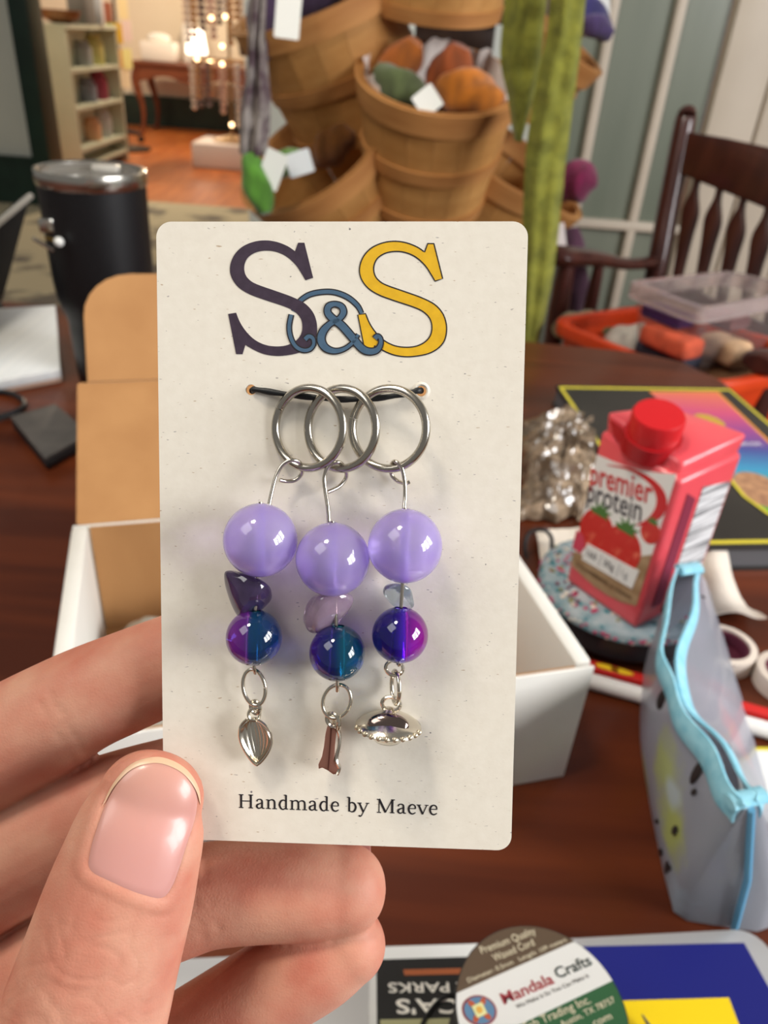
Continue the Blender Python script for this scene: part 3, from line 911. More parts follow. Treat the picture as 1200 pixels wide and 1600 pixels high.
# wrapped contents of the box
def crumple(u_, v_):
    x, y = .015 + u_ * .13, .02 + v_ * .12
    n = noise.noise(Vector((x * 40, y * 40, 1.3)))
    n2 = noise.noise(Vector((x * 110, y * 110, 4.3)))
    z = .012 + .032 * max(0, math.sin(math.pi * u_) * math.sin(math.pi * v_)) ** .5 + .010 * n + .004 * n2
    return mm @ Vector((x, y, max(z, .004)))
MB().grid(crumple, 40, 40, thick=.001).build('bubble_wrap', mat('pale crinkled wrap', (196, 196, 188), .25, c2=(120, 116, 100), scale=60, coat=.6, trans=.15), label='pale crinkled plastic wrap inside the open mailer box', cat='wrapping')

# ---- black tumbler
tx, ty = -.286, .735
TH_ = YP(137, 262, ty).z - TZ
tu = thing('tumbler', 'matte black tumbler with steel rim and clear lid behind the box', 'tumbler', T(tx, ty, TZ))
m_mblack = mat('matte black powder coat', (14, 14, 16), .42, c2=(18, 18, 20), scale=300, bump=.05, bscale=900)
m_steel = mat('brushed steel', (200, 196, 186), .22, 1.0)
H_ = TH_
MB().lathe([(.033, 0), (.0362, .002), (.037, .012), (.038, .060), (.0390, .066), (.0430, .078), (.0450, .088), (.0460, .1), (.0465, H_ * .6), (.0472, H_ - .014), (.0472, H_ - .0135)], 56, T(tx, ty, TZ)).build('body', m_mblack, tu, angle=60)
MB().lathe([(.0470, H_ - .0135), (.0482, H_ - .012), (.0487, H_ - .004), (.0480, H_ - .0005), (.0462, H_), (.0434, H_ - .001), (.0430, H_ - .012)], 56, T(tx, ty, TZ), cap=False).build('steel_rim', m_steel, tu, angle=60)
ldp = MB().lathe([(.0428, H_ - .003), (.0415, H_ - .0015), (.040, H_ - .006), (.036, H_ - .0075), (.012, H_ - .0075), (.001, H_ - .0075), (.001, H_ - .0095), (.042, H_ - .0095), (.0428, H_ - .008)], 48, T(tx, ty, TZ), cap=False, closed=True).build('lid', mat('smoky clear lid', (150, 144, 134), .12, trans=.5, coat=.6), tu, angle=60)
MB().box((tx + .004, ty + .028, TZ + H_ - .004), (.024, .012, .007)).build('slider', mat('lid slider', (190, 186, 176), .2, coat=.8), ldp, bevel=.002)
# silver clip on the tumbler
cp = YP(72, 352, .695)
ck = thing('metal_clip', 'small silver clip with a brass pin and white bead against the tumbler', 'clip', T(cp))
MB().box((0, 0, 0), (.012, .006, .012), T(cp) @ RZ(.4)).build('clip_body', m_steel, ck, bevel=.0015)
q0, q1 = YP(72, 372, .69), YP(92, 378, .683)
MB().tube([q0, q1], .0013, 8).build('pin', mat('brass pin', (150, 120, 50), .3, .9), ck)
MB().ball(q1, .0042).build('bead', mat('white bead', (220, 220, 214), .25), ck)
MB().box((0, 0, 0), (.02, .003, .003), T(YP(68, 382, .693)) @ Matrix.Rotation(.5, 4, 'Y')).build('clip_arm', m_steel, ck, bevel=.0008)

# ---- open black laptop at the left edge
a0, a1 = YP(48, 306, .93), YP(4, 470, .90)
b0, b1_ = YP(-160, 480, .66), YP(-200, 640, .64)
sc_ = thing('laptop_screen', 'black laptop with its screen up at the left edge of the photo', 'laptop', T(a1.x - .1, a1.y - .1, TZ))
nn = (a1 - a0).cross(b0 - a0).normalized() * .006
MB().hexa([a0, a1, b1_, b0], [a0 + nn, a1 + nn, b1_ + nn, b0 + nn]).build('screen_panel', mat('black matte screen', (14, 14, 17), .6, spec=.2), sc_, bevel=.001)
MB().tube([a0, b0], .0035, 8).build('screen_edge', mat('grey aluminium edge', (170, 166, 156), .35, .4), sc_)
k0 = Vector((a1.x, a1.y, TZ + .006)); k1 = Vector((b1_.x, b1_.y, TZ + .006))
per = Vector((-.18, .08, 0))
MB().hexa([k0 - Vector((0, 0, .006)), k1 - Vector((0, 0, .006)), k1 - Vector((0, 0, .006)) + per, k0 - Vector((0, 0, .006)) + per], [k0 + Vector((0, 0, .008)), k1 + Vector((0, 0, .008)), k1 + per + Vector((0, 0, .008)), k0 + per + Vector((0, 0, .008))]).build('keyboard_base', m_blk, sc_, bevel=.002)

# ---- stack of paper, dark slab and cable at the left
m_paper = mat('white paper', (232, 234, 232), .7, c2=(222, 226, 226), scale=5, stretch=(30, 1, 1))
pts = [G(-60, 606, TZ + .014), G(94, 577, TZ + .014), G(86, 477, TZ + .014), G(-50, 484, TZ + .014)]
ps = thing('paper_stack', 'stack of white paper on the table left of the black tumbler', 'paper', T(sum(pts, Vector()) / 4))
MW[ps.name] = T((pts[0].x + pts[2].x) / 2, (pts[0].y + pts[2].y) / 2, TZ)
ps.matrix_world = MW[ps.name]
def slab(c4, z0, z1):
    return MB().hexa([Vector((p.x, p.y, z0)) for p in c4], [Vector((p.x, p.y, z1)) for p in c4])
slab(pts, TZ + .0005, TZ + .005).build('pad_board', mat('pinkish board', (176, 146, 126), .8), ps, bevel=.0006)
slab(pts, TZ + .005, TZ + .014).build('sheets', m_paper, ps, bevel=.0006)
pts = [G(16, 650, TZ + .012), G(70, 716, TZ + .012), G(140, 676, TZ + .012), G(86, 630, TZ + .012)]
sl = thing('slate_case', 'flat slate grey case on the table left of the kraft lid', 'case', T((pts[0].x + pts[2].x) / 2, (pts[0].y + pts[2].y) / 2, TZ))
slab(pts, TZ + .0003, TZ + .009).build('case_base', mat('case black', (24, 22, 24), .5), sl, bevel=.002)
slab(pts, TZ + .009, TZ + .012).build('case_top', mat('slate grey cover', (92, 88, 84), .5, c2=(80, 77, 74), scale=60), sl, bevel=.001)
MB().tube([G(x, y, TZ + .003) for x, y in cat([(-40, 612), (0, 612), (25, 618), (38, 632), (20, 645), (-30, 660)], 6)], .0025, 8).build('cable', m_blk, label='thin black cable curling past the slate grey case', cat='cable')

# ---- black game box / book with rainbow picture
z1 = TZ + .022
TLb, BLb, TRb = G(868, 602, z1), G(1040, 856, z1), G(1141, 606, z1)
BRb = BLb + (TRb - TLb)
m_bk = mat('black print', (38, 36, 34), .4, c2=(48, 45, 42), scale=12)
bkx = thing('puzzle_book', 'black book with rainbow picture and yellow border under the protein carton', 'book', T((TLb.x + BRb.x) / 2, (TLb.y + BRb.y) / 2, TZ))
c4 = [BLb, BRb, TRb, TLb]
slab(c4, TZ + .0005, TZ + .003).build('back_cover', m_bk, bkx)
def inset(c4, k):
    c = sum(c4, Vector()) / 4
    return [c + (p - c) * k for p in c4]
slab(inset(c4, .985), TZ + .003, z1 - .003).build('pages', mat('page grey', (96, 96, 98), .7), bkx)
slab(c4, z1 - .003, z1).build('front_cover', m_bk, bkx)
m_yel = mat('yellow border print', (214, 200, 60), .5)
def border(c4, k0, k1, nm, m):
    o = [(p.x, p.y) for p in inset(c4, k0)]
    i_ = [(p.x, p.y) for p in inset(c4, k1)]
    MB().prism([o, i_], z1 + .0001, z1 + .0003).build(nm, m, bkx, smooth=False)
border(c4, .975, .945, 'yellow_border', m_yel)
pic = [(1015, 613), (1122, 613), (1200, 690), (1300, 792), (1330, 850), (1270, 838), (1200, 803), (1163, 776), (1118, 722), (1060, 655)]
pic3 = [G(x, y, z1) for x, y in pic]
m_rain = ramp_mat('rainbow print', [(0.0, (60, 150, 40)), (.22, (70, 170, 60)), (.38, (60, 150, 190)), (.52, (70, 80, 150)), (.66, (150, 70, 140)), (.8, (206, 80, 120)), (1.0, (226, 120, 80))], axis='Y', rough=.45)
MB().prism([[(p.x, p.y) for p in pic3]], z1 + .0002, z1 + .0005).build('rainbow_picture', m_rain, bkx, smooth=False)
edge = [G(x, y, z1) for x, y in [(1015, 613), (1121, 613), (1200, 690), (1300, 792)]]
MB().tube([p + Vector((0, 0, .0005)) for p in edge], .0018, 6, flat=.2).build('picture_edge', mat('orange line', (226, 150, 60), .5), bkx)
edge = [G(x, y, z1) for x, y in [(1060, 655), (1118, 722), (1163, 776), (1200, 803), (1270, 838)]]
MB().tube([p + Vector((0, 0, .0005)) for p in edge], .0018, 6, flat=.2).build('picture_edge', m_yel, bkx)
p = G(1188, 766, z1)
MB().prism([ellipse(p.x, p.y, .02, .03, 20)], z1 + .0005, z1 + .0007).build('brown_print', mat('brown printed ball', (150, 108, 82), .5, c2=(196, 150, 110), scale=120), bkx, smooth=False)
p = G(1108, 658, z1)
MB().prism([ellipse(p.x, p.y, .012, .016, 20, .6)], z1 + .0005, z1 + .0007).build('yellow_print', mat('golden print', (196, 160, 60), .5), bkx, smooth=False)
lay_text('Emecot', G(1131, 697, z1), G(1192, 697, z1), (0, 0, 1), mat('white print', (226, 226, 230), .5), bkx, off=.0007)

# ---- crinkled plastic bag
q = [G(815, 660, TZ), G(805, 815, TZ), G(925, 815, TZ), G(940, 650, TZ)]
def bag(u_, v_):
    p = q[0].lerp(q[1], u_).lerp(q[3].lerp(q[2], u_), v_)
    s_ = max(0, math.sin(math.pi * u_) * math.sin(math.pi * v_)) ** .4
    n = noise.noise(Vector((p.x * 70, p.y * 70, 2))) * .010 + (1 - 2 * abs(noise.noise(Vector((p.x * 110, p.y * 110, 7))))) * .007 + (1 - 2 * abs(noise.noise(Vector((p.x * 240, p.y * 240, 3))))) * .003
    p = p + Vector((noise.noise(Vector((u_ * 5, v_ * 5, 3))), noise.noise(Vector((u_ * 5, v_ * 5, 9))), 0)) * .012
    p.z = TZ + .002 + s_ * (.022 + n)
    return p
MB().grid(bag, 70, 60, thick=.0008).build('snack_bag', mat('crinkled clear bag', (96, 80, 64), .2, c2=(176, 154, 128), scale=55, thr=(.42, .7), coat=1.0, bump=.2, bscale=160), angle=20, label='crinkled shiny plastic bag with beige bits right of the card', cat='bag')

# ---- white cloth mask with black ear loop
qm = [G(836, 838, TZ), G(850, 925, TZ), G(1190, 985, TZ), G(1075, 815, TZ)]
def cloth(u_, v_):
    p = qm[0].lerp(qm[1], u_).lerp(qm[3].lerp(qm[2], u_), v_)
    f = .005 * math.sin(u_ * 9 + v_ * 4) + .004 * math.sin(v_ * 21 + u_ * 3) + .003 * noise.noise(Vector((u_ * 6, v_ * 6, 1)))
    far = max(0, (v_ - .7) / .3)
    p.z = TZ + .0015 + (.003 + f * .2) * (1 - far) + far * (.012 + f * 1.5)
    p.z = max(p.z, TZ + .0016)
    if p.z > TZ + .005 and .1 < v_ < .74:
        p.z = TZ + .005
    return p
mk = thing('face_mask', 'white cloth face mask with a black ear loop under the floral tin', 'mask', T(qm[0]))
MB().grid(cloth, 24, 60, thick=.0008).build('cloth', mat('white cotton', (226, 218, 204), .9, c2=(214, 204, 190), scale=20, bump=.2, bscale=300), mk)
MB().tube([G(x, y, TZ + .004 + zz) for x, y, zz in cat([(822, 872, 0), (820, 850, .008), (828, 832, .014), (850, 828, .016), (862, 842, .008), (860, 868, .002)], 6)], .0015, 8).build('ear_loop', m_blk, mk)

# ---- floral round tin
tcx, tcy, tr_ = .158, .403, .054
zt0 = TZ + .0068
tin = thing('floral_tin', 'round floral topped tin with a dark side under the protein carton', 'tin', T(tcx, tcy, zt0))
MB().lathe([(tr_ - .004, 0), (tr_ - .002, .001), (tr_ - .002, .014), (tr_ - .004, .0145)], 48, T(tcx, tcy, zt0)).build('tin_body', mat('dark tin', (48, 42, 44), .35), tin)
m_flor = mat('floral fabric', (176, 186, 190), .8, c2=(120, 150, 160), scale=90, bump=.3, bscale=240)
ztop = .0235
MB().lathe([(tr_ - .003, .0145), (tr_, .016), (tr_, .021), (tr_ - .003, ztop - .0006), (.03, ztop), (.001, ztop)], 64, T(tcx, tcy, zt0)).build('floral_top', m_flor, tin, angle=60)
mp_ = [mat('flower pink', (196, 70, 110), .8), mat('flower teal', (70, 140, 150), .8), mat('flower olive', (140, 140, 90), .8), mat('flower cream', (232, 224, 210), .8), mat('flower plum', (110, 40, 70), .8)]
fm = {i: MB() for i in range(5)}
random.seed(3)
for i in range(420):
    rr = (tr_ - .001) * math.sqrt(random.random())
    a = random.uniform(0, math.tau)
    z = ztop + .0001 if rr < tr_ - .005 else ztop - .0012
    fm[random.choice((0, 0, 1, 1, 2, 3, 3, 4))].prism([ellipse(tcx + rr * math.cos(a), tcy + rr * math.sin(a), random.uniform(.0009, .002), random.uniform(.0009, .002), 7, random.uniform(0, 3))], zt0 + z - .0015, zt0 + z + .0002)
for i in range(160):
    a = random.uniform(0, math.tau)
    fm[random.choice((0, 0, 1, 3))].ball((tcx + tr_ * math.cos(a), tcy + tr_ * math.sin(a), zt0 + random.uniform(.0165, .0205)), .0011, nu=4, nv=6)
for i in range(5):
    fm[i].build('flower_print', mp_[i], tin, smooth=False, kind='stuff')
zc_ = zt0 + ztop + .0004

# ---- strawberry protein carton
nearc = G(992, 984, zc_)
leftc = G(883, 907, zc_)
xf = (nearc - leftc)
Wc = xf.length
xf.normalize()
yd = Vector((-xf.y, xf.x, 0))
if yd.y < 0: yd = -yd
Dc = .056
nf = -yd
rightc = nearc + yd * Dc
backc = leftc + yd * Dc
zl = YP(944, 642, leftc.y).z
zn = YP(1066, 742, nearc.y).z
zr = YP(1131, 674, rightc.y).z
zk = YP(1046, 628, backc.y).z
m_pink = mat('strawberry pink carton', (226, 84, 92), .32, c2=(218, 74, 84), scale=20, coat=.3)
m_red = mat('red cap plastic', (200, 28, 34), .35)
m_dred = mat('deep red print', (176, 22, 30), .4)
ct = thing('protein_carton', 'pink strawberry protein drink carton with a red screw cap', 'carton', frame(leftc, xf, yd, (0, 0, 1)))
ct_m = frame(leftc, xf, yd, (0, 0, 1))
# body with sloping roof
def up_(p, z): return Vector((p.x, p.y, z))
body = MB()
body.hexa([leftc, nearc, rightc, backc], [up_(leftc, zl - .012), up_(nearc, zn - .004), up_(rightc, zr - .012), up_(backc, zk - .004)])
body.build('body', m_pink, ct, bevel=.003, seg=3)
roof = MB()
i_ = [leftc.lerp(rightc, .04), nearc.lerp(backc, .04), rightc.lerp(leftc, .04), backc.lerp(nearc, .04)]
roof.hexa([up_(i_[0], zl - .016), up_(i_[1], zn - .012), up_(i_[2], zr - .016), up_(i_[3], zk - .012)], [up_(leftc.lerp(rightc, .01), zl), up_(nearc.lerp(backc, .1), zn + .003), up_(rightc.lerp(leftc, .01), zr), up_(backc.lerp(nearc, .05), zk)])
roof.build('roof', m_pink, ct, bevel=.0025, seg=3)
ff = frame(leftc + nf * .0002, xf, (0, 0, 1), nf)
sf = frame(nearc + xf * .0002, yd, (0, 0, 1), xf)
hL, hN = YP(935, 707, leftc.y).z - zc_, YP(1069, 740, nearc.y).z - zc_
Hc = hN
U = lambda u_, v_: (u_ * Wc, v_ * (hL + (hN - hL) * u_))
m_wh = mat('white print panel', (232, 230, 226), .4)
m_tan = mat('tan milk print', (150, 118, 84), .4, c2=(176, 146, 112), scale=60, stretch=(1, 1, 3))
m_pk2 = mat('rose print', (206, 70, 92), .4)
def dec(ptsuv, m, nm, lvl=1, mt=None):
    return decal([ptsuv], m, ct, mt if mt is not None else ff, nm, .0001, .00012 + .00012 * lvl)
k1 = [U(.03, .15)] + [U(.03 + .91 * t, .15 - .05 * math.sin(t * 3)) for t in (.2, .4, .6, .8)] + [U(.94, .15), U(.94, .99)] + [U(.94 - .91 * t, .99 - .03 * math.sin(t * math.pi)) for t in (.2, .4, .6, .8)] + [U(.03, .99)]
dec(k1, m_wh, 'white_panel', 1)
k2 = [U(.03, .15)] + [U(.03 + .91 * t, .15 - .05 * math.sin(t * 3)) for t in (.2, .4, .6, .8)] + [U(.94, .15), U(.94, .5), U(.8, .45), U(.6, .37), U(.4, .30), U(.2, .27), U(.03, .26)]
dec(k2, m_tan, 'tan_band', 2)
m_berry = mat('strawberry print', (200, 44, 36), .4, c2=(228, 110, 84), scale=160, thr=(.55, .7))
m_leafp = mat('leaf print', (74, 116, 50), .4)
for (u_, v_, a, b, lv) in ((.25, .47, .0125, .0155, 3), (.6, .45, .013, .0145, 4), (.9, .62, .0062, .0072, 3)):
    x, y = U(u_, v_)
    dec([(px_, min(max(py_, 0), Hc)) for px_, py_ in ellipse(min(x, Wc * .94 - a * .8), y, a, b, 22)], m_berry, 'strawberry_print', lv)
    x = min(x, Wc * .94 - a * .8)
    lf_ = []
    for k in range(10):
        an = R(10 + 160 * k / 9)
        rr = (.008 if k % 2 else .004) * a / .012
        lf_.append((x + rr * math.cos(an), y + b * .85 + rr * math.sin(an)))
    dec([(x - a * .5, y + b * .75)] + lf_[::-1] + [(x + a * .5, y + b * .75)], m_leafp, 'leaf_print', lv + 1)
dec([U(.0, .28), U(.12, .27), U(.16, .34), U(.1, .41), U(.0, .42)], m_pk2, 'rose_badge', 4)
dec([U(.16, .24), U(.84, .24), U(.86, .37), U(.18, .37)], m_wh, 'info_panel', 6)
for u0, u1 in ((.38, .39), (.62, .63)):
    dec([U(u0, .26), U(u1, .26), U(u1 + .01, .35), U(u0 + .01, .35)], mat('grey print', (150, 150, 150), .5), 'divider', 7)
m_dk = mat('charcoal print', (52, 46, 54), .4)
sw = cat([(.18, .94, .004), (.45, .95, .016), (.72, .91, .035), (.86, .84, .06), (.88, .76, .055), (.8, .68, .03), (.68, .63, .004)], 6)
MB().ribbon([(*U(a, b), c * Hc) for a, b, c in sw], .0001, .0005, ff).build('red_swoosh', m_red, ct, smooth=False)
def ft(body_, u0, v0, u1, v1, m, h=None, lvl=.0005, bold=0.):
    a = ff @ Vector((*U(u0, v0), 0)); b = ff @ Vector((*U(u1, v1), 0))
    lay_text(body_, a, b, nf, m, ct, off=lvl, height=h, bold=bold)
ft('premier', .03, .785, .78, .785, m_red, .0145, bold=.012)
ft('protein', .04, .66, .72, .66, m_dk, .0145, bold=.008)
ft('160', .21, .285, .34, .285, m_dk, .0048, .001)
ft('30g', .44, .285, .58, .285, m_dk, .0048, .001)
ft('1g', .68, .285, .76, .285, mat('grey print', (150, 150, 150)), .0048, .001)
ft('STRAWBERRIES & CREAM', .1, .165, .86, .165, mat('brown print', (90, 66, 44), .5), .003, .0006)
# side face: stripes and small panel
dec([(.010, .012), (.020, .012), (.020, Hc * .8), (.010, Hc * .86)], mat('plum stripe', (130, 44, 66), .4), 'plum_stripe', 1, sf)
dec([(.024, .006), (Dc - .004, .006), (Dc - .004, Hc * .82), (.024, Hc * .86)], mat('white facts panel', (214, 214, 214), .5, c2=(110, 110, 112), scale=9, stretch=(1, 1, 40), thr=(.5, .56)), 'facts_panel', 1, sf)
# cap
nrm = ((up_(nearc, zn) - up_(leftc, zl)).cross(up_(rightc, zr) - up_(leftc, zl))).normalized()
if nrm.z < 0: nrm = -nrm
nrm = (nrm + Vector((0, 0, .5)) + nf * .12).normalized()
rp0, rn = up_(leftc, zl), (up_(nearc, zn + .002) - up_(leftc, zl)).cross(up_(rightc, zr) - up_(leftc, zl))
rd = ray(1020, 680)
cb_ = CAM + rd * ((rp0 - CAM).dot(rn) / rd.dot(rn))
dcap = (cb_ - CAM).dot(FW)
def FFp(x, y):
    rd_ = ray(x, y)
    q_ = ff.inverted() @ (CAM + rd_ * ((leftc - CAM).dot(nf) / rd_.dot(nf)))
    return (q_.x, q_.y)
decal([[FFp(x, y) for x, y in ((953, 654), (960, 682), (975, 702), (998, 711), (1020, 706), (1000, 690), (975, 671))]], m_dred, ct, ff, 'red_print', .0001, .0004)
mc = zframe(cb_, nrm)
rc = 40 / F * dcap
cap = MB()
K = 36
prof = [(rc * 1.0, 0), (rc * 1.0, rc * .95), (rc * .95, rc * 1.06), (rc * .3, rc * 1.08), (rc * .02, rc * 1.08)]
rs = []
for pr, pz_ in prof:
    rs.append([(pr * (1 + (.025 if j % 2 and pz_ < rc else 0)) * math.cos(j * math.tau / K), pr * (1 + (.025 if j % 2 and pz_ < rc else 0)) * math.sin(j * math.tau / K), pz_) for j in range(K)])
cap.rings(rs, m=mc)
cp_ = cap.build('screw_cap', m_red, ct, angle=50)
MB().lathe([(rc * 1.12, -.010), (rc * 1.12, .001), (rc * 1.0, .0012)], 30, mc).build('cap_collar', m_dred, ct)
sp_ = [(.2, 1.0), (.24, .97), (.33, .945), (.46, .935), (.58, .95), (.66, .98), (.7, 1.02)]

# ---- white ring tapes at the right
m_tape = mat('ivory tape', (216, 204, 190), .5)
m_plum = mat('plum core', (98, 38, 58), .6)
for i, (x, y, r0, lb) in enumerate(((1134, 1006, .0188, 'ivory tape roll with a plum core behind the zip pouch'), (1236, 1050, .0188, 'second ivory tape roll cut off by the right edge'))):
    c = G(x, y, TZ + .012)
    t = thing('tape_roll', lb, 'tape', T(c.x, c.y, TZ), 'ivory tape rolls')
    MB().lathe([(r0, .0003), (r0 + .0002, .012), (r0 - .004, .0125), (r0 - .004, .0003)], 40, T(c.x, c.y, TZ), cap=False, closed=True).build('tape', m_tape, t)
    MB().lathe([(r0 - .0042, .0003), (r0 - .0042, .011), (r0 - .006, .011), (r0 - .006, .002), (.001, .002), (.001, .0003)], 40, T(c.x, c.y, TZ), cap=False, closed=True).build('core', m_plum, t)

# ---- white tube with red and yellow strip
A_, B_ = G(915, 1062, TZ + .005), G(1260, 1158, TZ + .005)
tbx = thing('paper_tube', 'white tube lying along a red and yellow strip beyond the zip pouch', 'tube', T((A_.x + B_.x) / 2, (A_.y + B_.y) / 2, TZ))
MB().tube([A_, B_], .0048, 16).build('tube', mat('white tube', (232, 230, 226), .5), tbx)
dx = (B_ - A_).normalized(); dy = Vector((-dx.y, dx.x, 0))
Lt = (B_ - A_).length
mtb = frame(Vector((A_.x, A_.y, TZ)) + dy * .0085, dx, dy, (0, 0, 1))
m_rd = mat('red strip', (196, 34, 30), .5)
MB().box((Lt / 2, .003, .0045), (Lt, .007, .008)).build('red_strip', m_rd, tbx, space=mtb, bevel=.001)
for f in (.09, .16, .9):
    MB().prism([ellipse(Lt * f, .003, .007, .0022, 14)], .0086, .0088).build('yellow_print', mat('yellow strip print', (226, 190, 30), .5), tbx, space=mtb, smooth=False)

# ---- paper with yellow edge, right
pts = [G(1158, 1262, TZ + .002), G(1300, 1300, TZ + .002), G(1300, 1168, TZ + .002), G(1150, 1168, TZ + .002)]
nt_ = thing('note_paper', 'white note sheet with a yellow edge right of the zip pouch', 'paper', T((pts[0].x + pts[2].x) / 2, (pts[0].y + pts[2].y) / 2, TZ))
slab(pts, TZ + .0003, TZ + .002).build('sheet', m_paper, nt_)
e4 = [pts[3].lerp(pts[0], .05), pts[2].lerp(pts[1], .05), pts[2], pts[3]]
slab(e4, TZ + .002, TZ + .0023).build('yellow_edge', m_yel, nt_)

# ---- zip pouch
zp = TZ + .083
Lb_ = [(1003, 1058), (1000, 1150), (1013, 1245), (1034, 1350), (1052, 1424)]
Rb_ = [(1110, 950), (1150, 1060), (1182, 1170), (1212, 1300), (1205, 1448)]
Lt_ = [(1060, 892), (1040, 985), (1049, 1066), (1100, 1158), (1160, 1256)]
Rt_ = [(1092, 890), (1080, 965), (1058, 1064), (1116, 1150), (1184, 1244)]
def gl(pl_, z): return [tuple(G(x, y, z)) for x, y in pl_]
LB, RB, LT, RT_ = (cat(gl(a, z), 8) for a, z in ((Lb_, TZ + .001), (Rb_, TZ + .001), (Lt_, zp), (Rt_, zp)))
rows = []
for i in range(len(LB)):
    lb, rb, lt, rt = (Vector(a[i]) for a in (LB, RB, LT, RT_))
    cx_ = (lb + rb) / 2
    f = i / (len(LB) - 1)
    wob = .0016 * math.sin(f * 22)
    out = (lb - rb).normalized()
    lt = lt + out * wob; rt = rt + out * wob
    row = [lt, lt.lerp(lb, .33) + out * .004, lt.lerp(lb, .7) + out * .005, lb, lb.lerp(rb, .5), rb, rb.lerp(rt, .3) - out * .005, rb.lerp(rt, .67) - out * .004, rt]
    rows.append(row)
endd = (rows[-1][4] - rows[-2][4]).normalized()
cen_e = (rows[-1][3] + rows[-1][5]) / 2
rows.append([p_ + ((cen_e if 2 < k_ < 6 else (rows[-1][0] + rows[-1][-1]) / 2 if k_ in (0, 8) else (rows[-1][k_] + rows[-1][8 - k_]) / 2) - p_) * .3 + endd * .0035 for k_, p_ in enumerate(rows[-1])])
po = thing('zip_pouch', 'translucent grey pencil pouch with pale blue zip trim', 'pouch', T((rows[0][3] + rows[-1][5]) / 2))
MW[po.name] = T(((rows[0][3] + rows[-1][5]) / 2).x, ((rows[0][3] + rows[-1][5]) / 2).y, TZ); po.matrix_world = MW[po.name]
m_vinyl = mat('milky grey vinyl', (164, 170, 178), .34, c2=(178, 176, 188), scale=14, trans=.42, ior=1.10, coat=.25)
nst = len(rows)
shell = MB()
W_ = len(rows[0])
vs = [v for r_ in rows for v in r_]
fs = [(i * W_ + j, (i + 1) * W_ + j, (i + 1) * W_ + j + 1, i * W_ + j + 1) for i in range(nst - 1) for j in range(W_ - 1)]
fs.append(tuple(range(W_)))
fs.append(tuple((nst - 1) * W_ + j for j in range(W_ - 1, -1, -1)))
shell.add(vs, fs)
sh = shell.build('vinyl_body', m_vinyl, po, recalc=True, angle=60)
m_blue = mat('pale blue zip tape', (150, 206, 222), .7, c2=(126, 190, 210), scale=200, bump=.3, bscale=800)
def trim(side, hgt=.011):
    top = [Vector(r_[0 if side == 0 else -1]) for r_ in rows]
    mid = [Vector(r_[1 if side == 0 else -2]) for r_ in rows]
    def fn(u_, v_):
        i = u_ * (nst - 1); k = min(int(i), nst - 2); f = i - k
        a = top[k].lerp(top[k + 1], f); b = mid[k].lerp(mid[k + 1], f)
        d = (b - a).normalized()
        o = (Vector(rows[k][3]) - Vector(rows[k][5])).normalized() * (1 if side == 0 else -1)
        return a + d * (hgt * (v_ - .25)) + o * (.0006 + .0012 * math.sin(v_ * math.pi))
    MB().grid(fn, 60, 6, thick=.0012).build('zip_tape', m_blue, po)
trim(0); trim(1)
def tab(c, r_, dirv):
    c = Vector(c)
    MB().tube([c + Vector(dirv) * t for t in (-.5, -.2, .2, .5)], r_, 10, flat=.6).build('zip_tab', m_blue, po)
tab((Vector(rows[0][0]) + Vector(rows[0][-1])) / 2 + Vector((0, 0, .001)), .0045, (.012, .004, 0))
tab((Vector(rows[-1][0]) + Vector(rows[-1][-1])) / 2 + Vector((0, .004, 0)), .0038, (.015, .005, 0))
# blue seam down the front end
e0, e1_ = (Vector(rows[-1][0]) + Vector(rows[-1][-1])) / 2, Vector(rows[-1][4])
MB().tube([e0 + Vector((0, -.001, 0)), e0.lerp(e1_, .5) + Vector((.004, -.003, 0)), e1_ + Vector((.004, -.002, .002))], .0016, 8).build('end_seam', mat('blue seam', (96, 160, 196), .6), po)
m_bug = mat('dark brown print', (44, 36, 36), .4)
for (i, j, f, a, b) in ((15, 0, .55, .0022, .006), (25, 0, .5, .002, .007), (26, 0, .75, .0012, .002), (2, 0, .6, .0014, .004), (4, 7, .5, .0014, .004), (24, 7, .7, .0016, .003), (26, 1, .6, .0014, .003), (27, 2, .4, .001, .0055), (28, 2, .2, .001, .0025), (22, 2, .1, .001, .002), (24, 2, .6, .0012, .003)):
    c = Vector(rows[i][j]).lerp(Vector(rows[i][j + 1]), f)
    o = (Vector(rows[i][3]) - Vector(rows[i][5])).normalized() * (1 if j < 4 else -1)
    d = (Vector(rows[i][j + 1]) - Vector(rows[i][j])).normalized()
    MB().ball((0, 0, 0), 1, frame(c + o * .0012, d * b, o.cross(d) * a, o * .001), 6, 10).build('dark_print', m_bug, po)
